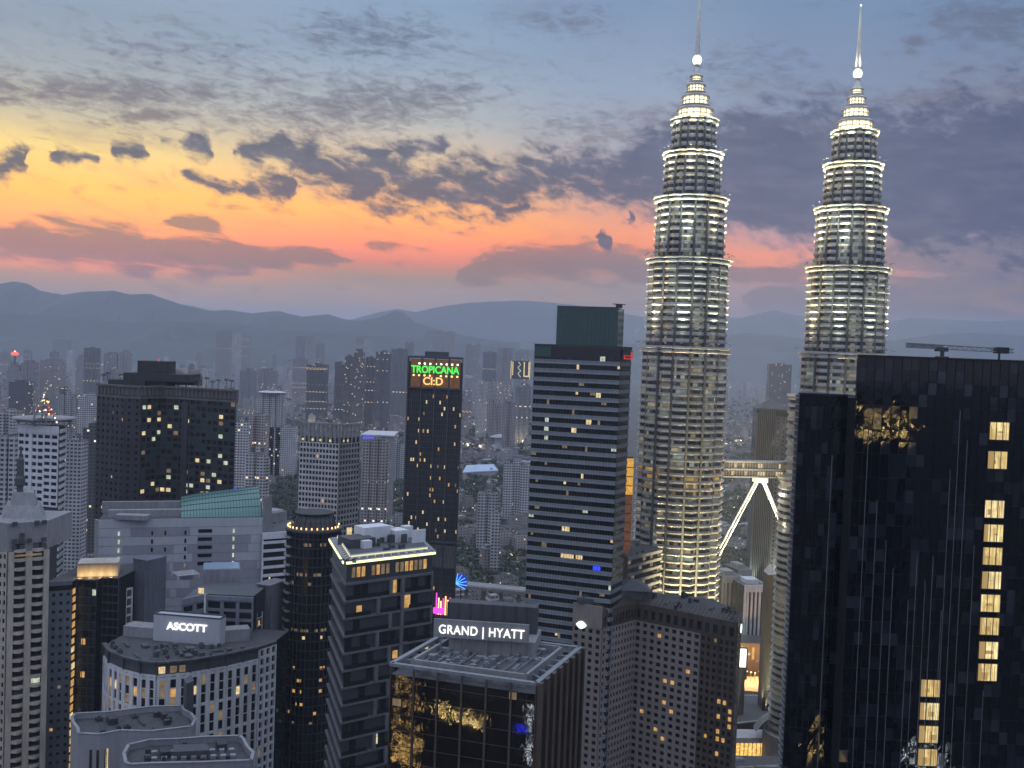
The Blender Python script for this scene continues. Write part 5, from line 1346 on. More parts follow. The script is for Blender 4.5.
# === block between the panelled block and the curved apartments
def plant_block():
    zt = 139
    a = G(181, 600, zt); b = G(207, 594, zt); c_ = G(254, 596, zt); d = G(257, 586, zt); e = G(272, 588, zt)
    poly = [a, b, c_, (c_[0]+1, c_[1]+22), (a[0], a[1]+22)]
    r = T('office_block', 'grey blue block with a raised plant room and open upper frames', 'building', poly)
    body(r, poly, 0, zt, MT['g_blue'], 'core_wall', top=MT['rooftop'])
    w_ = MB(); p = Panes(r, 40)
    grid(w_, p, a, b, zt-24*3.6-2, zt-2, 2, 24, .7, .6, .5, lit=.03); grid(w_, p, b, c_, zt-24*3.6-2, zt-2, 3, 24, .78, .7, .6, lit=.01)
    w_.slab(a, b, 0, .8, zt-2, zt+.4); w_.slab(b, c_, 0, 1.0, zt-2, zt-.4); w_.build('wall', solid('slate_render', (.17,.18,.215,1)), r); p.done()
    h0, h1 = G(203, 583, zt), G(240, 582, zt); zz = Zat(222, 571, h0[1]); hp = rect_poly(h0, h1, 13)
    m = MB(); m.prism(hp, zt-.3, zz); ro = m.build('plant_room', solid('mauve_render', (.22,.21,.24,1)), r)
    m = MB(); hh = rect_poly(h0, h1, 13); c0 = centre(hh); m.prism([lerp(q, c0, .05) for q in hh], zz, zz+.35); m.build('skylight', glass('skylight_glass', (.25,.32,.42,1), .2), ro)
    m = MB(); m.prism(rect_poly(d, e, 12), 0, zt+.8); m.slab(d, e, -8, 1.2, zt+.8, zt+1.2); m.build('side_tower', solid('mauve_render', (.17,.165,.19,1)), r)
    tr = MB(); q0, q1 = G(178, 580, zt), G(199, 578, zt); tp = rect_poly(q0, q1, 8); tr.slab(q0, q1, -.15, .15, zt+1.5, zt+1.8)
    for k in range(11): tr.tube((*lerp(tp[0], tp[1], k/10), zt+1.7), (*lerp(tp[3], tp[2], k/10), zt+1.7), .14, n=5)
    for k in range(4): tr.tube((*tp[k], zt), (*tp[k], zt+1.7), .2, n=5)
    tr.build('pergola', MT['pale'], r)
    l = MB(); q = G(201, 594, zt); l.obox(q, 0, 2, .6, zt+.2, zt+2.2); l.build('lit_door', MT['warm'], r)
    m = MB(); q = G(205, 600, zt); m.tube((q[0], q[1], 60), (q[0], q[1], zt+2), .35, n=6); m.build('downpipe', MT['pale'], r)
    # lit scaffold corner
    m = MB(); q0, q1 = G(251, 627, 127), G(262, 622, 127)
    for t in (0, .5, 1): m.tube((*lerp(q0, q1, t), 120), (*lerp(q0, q1, t), 131), .2, n=5)
    for z in (123, 126, 129): m.slab(q0, q1, -.1, .1, z, z+.25)
    sc = m.build('scaffold', MT['pale'], r)
    for k in range(3): l = MB(); l.slab(lerp(q0, q1, .1+.3*k), lerp(q0, q1, .25+.3*k), -.3, -.2, 124+k, 128); l.build('lit_panel', MT['amber'], sc)
plant_block()

# === white striped block behind the round tower
def striped_block():
    zt = 145; a = G(262, 535, zt); b = G(291, 533, zt); poly = [a, b, (b[0], b[1]+40), (a[0], a[1]+40)]
    r = T('office_block', 'white block with continuous dark window stripes, left of the dark round tower', 'building', poly)
    body(r, poly, 0, zt, MT['g_dark'], 'core_wall', top=MT['rooftop'])
    for k in range(36):
        m = MB(); z = zt-3-k*3.8; m.slab(a, b, 0, .5, z-1.3, z); m.build('spandrel', MT['white'], r)
    m = MB(); m.slab(a, lerp(a, b, .04), 0, .7, 0, zt); m.slab(a, b, 0, .8, zt-2, zt+1); m.build('wall', MT['white'], r)
    p = Panes(r, 50)
    for k in range(34):
        for i in range(8):
            if random.random() < (.25 if k > 10 else .06): p.rect(a, b, .1, i/8+.02, i/8+random.uniform(.05, .12), zt-3-k*3.8-3.5, zt-3-k*3.8-1.5, random.choice((MT['dim'], MT['warm'], MT['dim'])))
    p.done()
    m = MB(); q0, q1 = G(264, 524, zt), G(287, 520, zt); m.prism(rect_poly(q0, q1, 30), zt, zt+4.5); m.build('roof_house', MT['conc'], r)
    m = MB(); 
    for k in range(8): m.slab(lerp(q0, q1, .5+k*.06), lerp(q0, q1, .53+k*.06), -28, -2, zt+4.6, zt+5.2)
    m.build('roof_rail', MT['pale'], r)
striped_block()

# === white lattice condominium
def lattice_condo():
    Y = 760; zt = Zat(330, 423, Y)
    A = (Xat(301, 760, zt), 760); B = (Xat(340, 752, zt), 752); C_ = (Xat(360, 770, zt), 770); poly = [A, B, C_, (C_[0]-4, 800), (A[0]+2, 800)]
    r = T('condominium', 'white grid fronted condominium with a frame of columns on its roof', 'condominium', poly)
    body(r, poly, 0, zt-10, MT['g_dark'], 'core_wall', top=MT['roofg'])
    w_ = MB(); p = Panes(r, 100); n = 34
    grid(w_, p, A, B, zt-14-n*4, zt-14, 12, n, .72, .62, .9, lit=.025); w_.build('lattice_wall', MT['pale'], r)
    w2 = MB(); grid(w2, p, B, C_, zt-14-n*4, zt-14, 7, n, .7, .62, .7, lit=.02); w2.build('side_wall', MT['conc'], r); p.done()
    m = MB()
    for (u, v, n_) in ((A, B, 9), (B, C_, 5)):
        m.slab(u, v, -1.2, .6, zt-.8, zt+.2)
        for k in range(n_+1): m.slab(lerp(u, v, max(0, k/n_-.03)), lerp(u, v, min(1, k/n_+.03)), -1, .4, zt-14, zt-.8)
        m.slab(u, v, -.5, .2, zt-5, zt-4.4)
    m.build('roof_frame', MT['conc'], r)
    for k, (t, u, v) in enumerate(((.05, A, B), (.5, A, B), (.15, B, C_), (.35, B, C_), (.3, A, B), (.75, A, B))):
        l = MB(); l.slab(lerp(u, v, t), lerp(u, v, t+.05), .6, .9, zt-13, zt-11.4); l.build('lamp', MT['warm'], r)
lattice_condo()

# === lower office wing at the foot of the left twin tower, and the gold screen beside it
def annex():
    Y = 560; zt = 130
    a = at(627, 596, 545); A = (Xat(626, 545, 104), 545); B = (Xat(661, 572, 128), 572); zt = Zat(645, 553, 560)
    poly = [A, B, (B[0]-3, 600), (A[0]-4, 590)]
    r = T('office_block', 'low grey banded office wing wedged between the banded tower and the left twin tower', 'building', poly)
    body(r, poly, 0, zt, MT['g_dark'], 'core_wall', top=MT['roofg'])
    for k in range(14):
        m = MB(); z = zt-k*4.2; m.slab(A, B, 0, .9, z-1.5, z); m.build('spandrel', MT['slab'], r)
    m = MB(); clutter(m, poly, zt, 8, .6, 2.4, 0, 4); m.build('roof_plant', MT['dark'], r)
    p = Panes(r, 30)
    for k in range(12):
        for i in range(9):
            if random.random() < .2: p.rect(A, B, .1, i/9, i/9+.09, zt-k*4.2-3.6, zt-k*4.2-1.7, MT['dim'])
    p.done()
    Y = 560; x0, x1 = Xat(621, Y, 150), Xat(631.8, Y, 150); z1, z0 = Zat(629, 458, Y), Zat(629, 606, Y)
    r = thing('media_screen', 'tall narrow lift shaft clad in glowing gold screen panels', 'screen', ((x0+x1)/2, Y, 0))
    m = MB(); m.box(x0, x1-.2, Y+.3, Y+7, 0, z1+.5); m.build('shaft_wall', MT['dark'], r)
    for k in range(16):
        m = MB(); za = z0+(z1-z0)*k/16; m.box(x0, x1, Y, Y+.3, za+.25, za+(z1-z0)/16-.25); m.build('screen_panel', (glow('screen_gold', (1,.55,.08,1), 1.0, folds=.6) if k > 11 else glow('screen_dim', (1,.42,.14,1), .16, folds=.5)), r)
annex()

# === slender bank tower behind the skybridge and the blocks at its foot
def bank_tower():
    Y = 900; zt = Zat(772, 409, Y)
    A = (Xat(757, Y, zt), Y); B = (Xat(792, Y-8, zt), Y-8); poly = [A, B, (B[0]-2, Y+25), (A[0]+3, Y+28)]
    r = T('office_tower', 'slender brown ribbed tower standing behind the skybridge', 'office tower', poly)
    body(r, poly, 0, zt, MT['g_dark'], 'core_wall')
    w_ = MB(); p = Panes(r, 90)
    for k in range(9): w_.slab(lerp(A, B, .08+k*.055), lerp(A, B, .105+k*.055), 0, 1.6, 0, zt+1)
    grid(w_, p, lerp(A, B, .56), lerp(A, B, .86), 4, zt-6, 2, 48, .35, .45, 1.0, lit=.02)
    w_.slab(A, lerp(A, B, .05), 0, 1.4, 0, zt-4); w_.slab(lerp(A, B, .88), B, 0, 1.2, 0, zt-4)
    w_.build('rib_wall', MT['bankb'], r); p.done()
    m = MB(); c0 = centre(poly); q = [lerp(x, c0, .1) for x in poly]; i = len(m.v); m.v += [(x, y, zt) for x, y in q]+[(c0[0], c0[1], zt+9)]
    for k in range(4): m.f.append((k, (k+1) % 4, 4)); m.mi.append(0)
    m.prism([lerp(x, c0, -.02) for x in poly], zt-1, zt+.1); m.build('roof', MT['dark'], r)
    for t in (.05, .62, .8): L = MB(); q = lerp(A, B, t); zb = Zat(772, 598, Y-12); L.obox((q[0], q[1]-4), 0, 2.2, 2, zb, zb+1.2); L.build('floodlight', MT['white_l'], r)
    for t in (.05, .62, .85):
        q = lerp(A, B, t); L = bpy.data.lights.new('lamp', 'SPOT'); L.energy = 160000; L.spot_size = rad(30); L.color = (.8,1,.85); L.shadow_soft_size = 1
        o = bpy.data.objects.new('lamp', L); COL.objects.link(o); o.parent = r; o.location = Vector((q[0], q[1]-6, Zat(772, 596, Y-12)))-Vector(r['_loc']); o.rotation_euler = Vector((0, .12, 1)).to_track_quat('-Z', 'Y').to_euler()
    return r
bank_tower()
def rib_block(lab, px0, px1, py, Y, n, mat='conc', z_b=0, dep=25, skew=4):
    zt = Zat((px0+px1)/2, py, Y); A = (Xat(px0, Y, zt), Y); B = (Xat(px1, Y+skew, zt), Y+skew); poly = rect_poly(A, B, dep)
    r = T('ribbed_block', lab, 'building', poly); body(r, poly, z_b, zt-.2, MT['g_dark'], 'core_wall', top=MT['rooftop'])
    w_ = MB()
    for k in range(n+1): w_.slab(lerp(A, B, max(0, k/n-.24/n)), lerp(A, B, min(1, k/n+.24/n)), 0, .9, z_b, zt)
    w_.slab(A, B, 0, 1.1, zt-5, zt+.5); w_.slab(A, lerp(A, B, .1), 0, 1.0, z_b, zt); w_.slab(lerp(A, B, .9), B, 0, 1.0, z_b, zt)
    w_.slab(B, poly[2], -.2, .5, z_b, zt); w_.build('wall', MT[mat], r)
    m = MB(); c0 = centre(poly); m.prism([lerp(x, c0, .5) for x in poly], zt-.2, zt+3); m.build('roof_house', MT[mat], r)
    return r
rib_block('pale ribbed block left of the pair below the skybridge, beside the left twin tower', 722, 742, 577, 820, 5, 'conc')
rib_block('recessed ribbed block between the two pale ribbed blocks below the skybridge', 738, 752, 570, 850, 4, 'conc')
rib_block('pale ribbed block at the right of the group below the skybridge', 744, 768, 586, 800, 6, 'pale')
MT['dkbrown'] = solid('dark_brown_stone', (.05,.038,.032,1))
def thin_brown():
    Y = 660; zt = Zat(775, 575, Y); A = (Xat(768, Y, zt), Y); B = (Xat(776, Y, zt), Y); poly = rect_poly(A, B, 12)
    r = T('brown_tower', 'narrow brown tower tight against the right twin tower, above the plaza', 'tower block', poly)
    body(r, poly, 0, zt, MT['dkbrown'], 'wall'); m = MB()
    for k in range(5): m.slab(lerp(A, B, k/5), lerp(A, B, k/5+.07), 0, .4, 0, zt)
    m.build('rib', MT['dkbrown'], r)
    m = MB(); c0 = centre(poly); m.v += [(x, y, zt) for x, y in poly]+[(c0[0], c0[1], zt+6)]
    for k in range(4): m.f.append((k, (k+1) % 4, 4)); m.mi.append(0)
    m.build('roof', MT['pale'], r)
thin_brown()

# === shopping centre and plaza bottom centre-right
def plaza():
    gz = 3
    def gp(px, py, z=gz): return G(px, py, z)
    # big white video wall
    Y = 650; x0, x1 = Xat(736.8, Y, 45), Xat(746, Y, 45); z1, z0 = Zat(741, 649, Y), Zat(741, 667, Y)
    r = thing('video_wall', 'glaring white video wall facing the plaza below the ribbed blocks', 'screen', ((x0+x1)/2, Y, 0))
    m = MB(); m.box(x0-1, x1+1, Y+.3, Y+2, z0-8, z1+.6); m.box(x0, x1, Y+.5, Y+1.5, 0, z0-8); m.build('frame', MT['dark'], r)
    m = MB(); m.box(x0, x1, Y, Y+.28, z0, z1); m.build('screen', glow('video_white', (1,1,.95,1), 3.2, sample=True), r)
    # mall hall behind the plaza
    def slabbuild(lab, px, z0, z1, mat, name, top='rooftop'):
        pts = [G(x, y, z1) for x, y in px]; r = T(name, lab, 'building', pts); body(r, pts, z0, z1, MT[mat], 'wall', top=MT[top]); return r, pts
    r1, p1_ = slabbuild('low dark hall with lit shop windows behind the orange plaza', [(722, 642), (790, 645), (790, 637), (722, 634)], 0, 22, 'brown', 'hall', 'roofg')
    p = Panes(r1, 40)
    for k in range(16): p.rect(p1_[0], p1_[1], .1, k/16+.01, k/16+.045, random.choice((4, 10, 15)), random.choice((8, 13, 19)), random.choice((MT['amber'], MT['warm'], MT['dim'], MT['cool'])))
    p.done()
    r2, p2_ = slabbuild('flat dark lozenge shaped roof edged with small white lights', [(716, 716), (738, 724), (775, 720), (800, 706), (800, 697), (735, 696), (716, 700)], 0, 10, 'brown', 'hall_roof')
    m = MB()
    for k in range(7): m.slab(p2_[k], p2_[(k+1) % 7], -.4, .3, 10, 10.9)
    m.build('roof_rim', MT['pale'], r2)
    for k in range(5): l = MB(); q = lerp(p2_[0], p2_[1], k/5); l.obox(q, 0, 1, 1, 11, 11.9); l.build('lamp', MT['white_l'], r2)
    for k in range(6): l = MB(); q = lerp(p2_[4], p2_[5], k/8); l.obox(q, 0, 1, 1, 11, 11.9); l.build('lamp', MT['white_l'], r2)
    # curved ribbed roof with yellow lit glass
    c0 = G(800, 748, 10); r3 = thing('curved_roof', 'curved pale ribbed roof with yellow lit glass beneath, at the plaza edge', 'building', (c0[0], c0[1], 0))
    m = MB(); R = 27
    for k in range(10):
        t0 = rad(100+k*9.2); t1 = rad(100+(k+1)*9.2-1.2)
        for (ra, za, rb, zb) in ((R, 20, R*.86, 25), (R*.86, 25, R*.6, 30), (R*.6, 30, R*.2, 33)):
            m.quad((c0[0]+ra*math.cos(t0), c0[1]+ra*.8*math.sin(t0), za), (c0[0]+ra*math.cos(t1), c0[1]+ra*.8*math.sin(t1), za), (c0[0]+rb*math.cos(t1), c0[1]+rb*.8*math.sin(t1), zb), (c0[0]+rb*math.cos(t0), c0[1]+rb*.8*math.sin(t0), zb))
    m.lathe(c0, [(R*.8, 0), (R*.8, 20)], 30); m.build('shell', MT['conc'], r3)
    r4, p4_ = slabbuild('low pavilion with a yellow lit front and a patterned pale roof', [(728, 738), (765, 738), (778, 730), (735, 729)], 0, 14, 'ocre', 'pavilion', 'pale')
    p = Panes(r4, 20)
    for k in range(9): p.rect(p4_[0], p4_[1], .1, k/9+.01, k/9+.1, 2, 11, MT['gold'])
    p.done()
    r5, p5_ = slabbuild('dark stepped metal roof in front of the pavilion', [(716, 800), (800, 800), (800, 757), (716, 755)], 0, 26, 'dark', 'metal_roof', 'dark')
    m = MB(); rnd = random.Random(8)
    for k in range(26): q = lerp(lerp(p5_[0], p5_[3], rnd.random()), lerp(p5_[1], p5_[2], rnd.random()), rnd.random()); m.obox(q, rnd.uniform(-.1, .1)+.1, rnd.uniform(8, 18), 1.4, 26, 26.5+rnd.random())
    m.build('roof_step', MT['conc'], r5)
    # orange lit terrace
    pl = MB(); pts = [gp(724, 690), gp(795, 694), gp(795, 678), gp(724, 676)]; pl.prism(pts, 1, 3.2); o = pl.build('plaza', solid('plaza_paving', (.3,.22,.14,1)), None); o['kind'] = 'structure'
    for k in range(12):
        px = 738+k*4.2; py = 680+random.uniform(-1, 8); q = gp(px, py)
        r = thing('street_lamp', 'orange street lamp lighting the plaza', 'street lamp', (q[0], q[1], 3), 'street lamps on the orange plaza')
        m = MB(); m.tube((q[0], q[1], 3.2), (q[0], q[1], 10), .12, n=6); m.build('post', MT['dark'], r)
        m = MB(); m.lathe(q, [(.5, 10), (.6, 10.5), (.2, 10.9)], 8); m.build('lamp_head', MT['orange_l'], r)
        L = bpy.data.lights.new('lamp', 'POINT'); L.energy = 9000; L.color = (1,.55,.18); L.shadow_soft_size = .4
        ob = bpy.data.objects.new('lamp', L); COL.objects.link(ob); ob.parent = r; ob.location = Vector((q[0], q[1], 9.6))-Vector((q[0], q[1], 3))
plaza()
# ------------------------------------------------------------------ the wider city
def city_mat(name, walls, lit=.03, cw=3.4, ch=3.3, ww=.6, wh=.5, es=1.6):
    m, b, g = newmat(name); N = m.node_tree.nodes
    uv = N.new('ShaderNodeUVMap').outputs[0]; sp = N.new('ShaderNodeSeparateXYZ'); g.put(sp.inputs[0], uv)
    u = g.m('DIVIDE', sp.outputs[0], cw); v = g.m('DIVIDE', sp.outputs[1], ch)
    fu = g.m('FRACT', u); fv = g.m('FRACT', v); cu = g.m('FLOOR', u); cv = g.m('FLOOR', v)
    mask = g.m('MULTIPLY', g.m('MULTIPLY', g.m('LESS_THAN', g.m('ABSOLUTE', g.m('SUBTRACT', fu, .5)), ww/2), g.m('LESS_THAN', g.m('ABSOLUTE', g.m('SUBTRACT', fv, .55)), wh/2)), g.m('GREATER_THAN', sp.outputs[1], .01))
    n = N.new('ShaderNodeTexWhiteNoise'); n.noise_dimensions = '4D'; g.put(n.inputs['Vector'], g.xyz(cu, cv, 1.0))
    oi = N.new('ShaderNodeObjectInfo'); at_ = N.new('ShaderNodeAttribute'); at_.attribute_name = 'tint'
    rnd_ = g.m('FRACT', g.m('ADD', oi.outputs['Random'], at_.outputs['Fac']))
    g.put(n.inputs['W'], g.m('MULTIPLY', rnd_, 91.0))
    isl = g.m('MULTIPLY', g.m('LESS_THAN', n.outputs['Value'], lit), mask)
    wall = g.ramp(rnd_, [(i/max(1, len(walls)-1), c) for i, c in enumerate(walls)])
    pos = N.new('ShaderNodeNewGeometry').outputs['Position']
    wall = g.mix(g.mr(g.noise(g.mapp(pos, sc=(1,1,4)), .08, 4, .6), .3, .7, 0, .35), wall, (.08,.08,.09,1))
    g.put(b.inputs['Base Color'], g.mix(mask, wall, (.03,.035,.045,1)))
    g.put(b.inputs['Roughness'], g.mr(mask, 0, 1, .8, .2))
    sep_ = N.new('ShaderNodeSeparateColor'); g.put(sep_.inputs[0], n.outputs['Color'])
    g.put(b.inputs['Emission Color'], g.ramp(sep_.outputs[1], [(0, (1,.5,.16,1)), (.5, (1,.75,.42,1)), (1, (.85,.95,1,1))]))
    g.put(b.inputs['Emission Strength'], g.m('MULTIPLY', isl, es)); m.cycles.emission_sampling = 'NONE'
    return m
C_far = city_mat('far_tower_wall', [(.20,.20,.22,1), (.34,.34,.36,1), (.12,.13,.15,1), (.42,.40,.40,1), (.26,.23,.23,1), (.5,.5,.52,1)], lit=.016, es=1.8)
C_pale = city_mat('pale_tower_wall', [(.45,.45,.47,1), (.58,.57,.57,1)], lit=.016, es=1.5, ww=.66)
C_dark = city_mat('dark_tower_wall', [(.05,.055,.065,1), (.09,.09,.10,1)], lit=.035, es=1.6)
C_pink = city_mat('pink_tower_wall', [(.42,.35,.34,1), (.36,.31,.31,1)], lit=.03, es=1.6)
C_house = city_mat('house_wall', [(.30,.29,.28,1), (.2,.195,.195,1), (.40,.40,.41,1), (.23,.19,.17,1)], lit=.035, cw=3.6, ch=3.0, ww=.4, wh=.4, es=1.5)
M_roofs = [solid('tile_roof', (.095,.06,.048,1), .85, var=.4, streak=False), solid('grey_roof', (.09,.093,.10,1), .8, var=.4, streak=False), solid('pale_roof', (.24,.25,.275,1), .7, var=.3, streak=False), solid('dark_roof', (.06,.06,.065,1), .85, var=.4, streak=False)]
class UB(MB):
    def __init__(s): super().__init__(); s.uvl = []; s.tint = []
    def wall(s, a, b, z0, z1, u0=0, m=0, t=0.0):
        L = math.hypot(b[0]-a[0], b[1]-a[1]); s.quad((*a, z0), (*b, z0), (*b, z1), (*a, z1), m); s.uvl += [(u0, z0+.02), (u0+L, z0+.02), (u0+L, z1), (u0, z1)]; s.tint.append(t)
    def cap(s, poly, z, m=1, t=0.0):
        i = len(s.v); s.v += [(x, y, z) for x, y in poly]; s.f.append(tuple(range(i, i+len(poly)))); s.mi.append(m); s.uvl += [(0, 0)]*len(poly); s.tint.append(t)
    def blockp(s, poly, z0, z1, m=0, mt=1, t=0.0):
        u = 0
        for k in range(len(poly)):
            a, b = poly[k], poly[(k+1) % len(poly)]; s.wall(a, b, z0, z1, u, m, t); u += round(math.hypot(b[0]-a[0], b[1]-a[1])/3.4)*3.4
        s.cap(poly, z1, mt, t)
    def gable(s, c, ang, lx, ly, z0, h, rh, m=0, mt=1, t=0.0):
        ca, sa = math.cos(ang), math.sin(ang); P = lambda u, v: (c[0]+ca*u-sa*v, c[1]+sa*u+ca*v)
        q = [P(-lx/2, -ly/2), P(lx/2, -ly/2), P(lx/2, ly/2), P(-lx/2, ly/2)]
        u = 0
        for k in range(4): s.wall(q[k], q[(k+1) % 4], z0, z0+h, u, m, t); u += 20
        e = .6; r0, r1 = P(-lx/2-e, 0), P(lx/2+e, 0); o = [P(-lx/2-e, -ly/2-e), P(lx/2+e, -ly/2-e), P(lx/2+e, ly/2+e), P(-lx/2-e, ly/2+e)]; z1 = z0+h-.15
        s.quad((*o[0], z1), (*o[1], z1), (*r1, z1+rh), (*r0, z1+rh), mt); s.quad((*o[2], z1), (*o[3], z1), (*r0, z1+rh), (*r1, z1+rh), mt)
        s.uvl += [(0, 0)]*8; s.tint += [t, t]
        i = len(s.v); s.v += [(*q[0], z0+h), (*q[3], z0+h), (*P(-lx/2, 0), z0+h+rh-.2), (*q[1], z0+h), (*q[2], z0+h), (*P(lx/2, 0), z0+h+rh-.2)]
        s.f += [(i, i+2, i+1), (i+3, i+4, i+5)]; s.mi += [m, m]; s.uvl += [(0, 0)]*6; s.tint += [t, t]
    def buildu(s, name, mats, root=None, loc=None, **k):
        s.uv = s.uvl; o = s.build(name, mats, root, loc=loc, **k); a = o.data.attributes.new('tint', 'FLOAT', 'FACE'); a.data.foreach_set('value', s.tint); return o
def far_tower(label, px0, px1, py, Y, mat=None, style=0, group=None, rnd=random, cat='tower block', name='tower_block', roof=1):
    zt = Zat((px0+px1)/2, py, Y); x0, x1 = Xat(px0, Y, zt), Xat(px1, Y, zt); W = x1-x0; D = min(max(W*rnd.uniform(.5, .9), 14), 34)
    ub = UB(); t = rnd.random(); mat = mat or C_far
    cx = (x0+x1)/2; zt = max(zt, 12)
    def rc(a, b, y0, y1): return [(a, y0), (b, y0), (b, y1), (a, y1)]
    if style == 0:
        ub.blockp(rc(x0, x1, Y, Y+D), 0, zt-4, t=t); ub.blockp(rc(cx-W*.22, cx+W*.2, Y+3, Y+D-3), zt-4, zt, t=t)
    elif style == 1:                       # recessed bays
        n = max(2, int(W/9)); 
        for k in range(n):
            a = x0+W*k/n; b = a+W/n; zz = zt-rnd.choice((0, 0, 3, 6)); ub.blockp(rc(a, b-W/n*.22, Y, Y+D), 0, zz, t=t); ub.blockp(rc(b-W/n*.22, b, Y+3, Y+D-2), 0, zz-3, t=t)
        ub.blockp(rc(cx-W*.1, cx+W*.12, Y+4, Y+D-4), zt-4, zt+3, t=t)
    elif style == 2:                       # stepped crown
        ub.blockp(rc(x0, x1, Y, Y+D), 0, zt*.88, t=t); ub.blockp(rc(x0+W*.1, x1-W*.1, Y+1, Y+D-1), zt*.88, zt*.96, t=t); ub.blockp(rc(x0+W*.28, x1-W*.28, Y+3, Y+D-3), zt*.96, zt, t=t)
    elif style == 3:                       # two wings about a core
        ub.blockp(rc(x0, x0+W*.36, Y, Y+D), 0, zt-2, t=t); ub.blockp(rc(x0+W*.36, x1-W*.36, Y+4, Y+D-3), 0, zt+2, t=t); ub.blockp(rc(x1-W*.36, x1, Y-2, Y+D-3), 0, zt-rnd.choice((0, 5)), t=t)
    a = rnd.uniform(-.3, .3)
    for _ in range(3): q = (rnd.uniform(x0+W*.2, x1-W*.2), Y+rnd.uniform(4, D-4)); ub.blockp(rc(q[0]-1.6, q[0]+1.6, q[1]-1.5, q[1]+1.5), zt-4, zt+rnd.uniform(0, 1.5), m=1, t=t)
    o = ub.buildu(name, [mat, M_roofs[roof]], None, loc=(cx, Y+D/2, 0)); tag(o, label, cat, group)
    return o
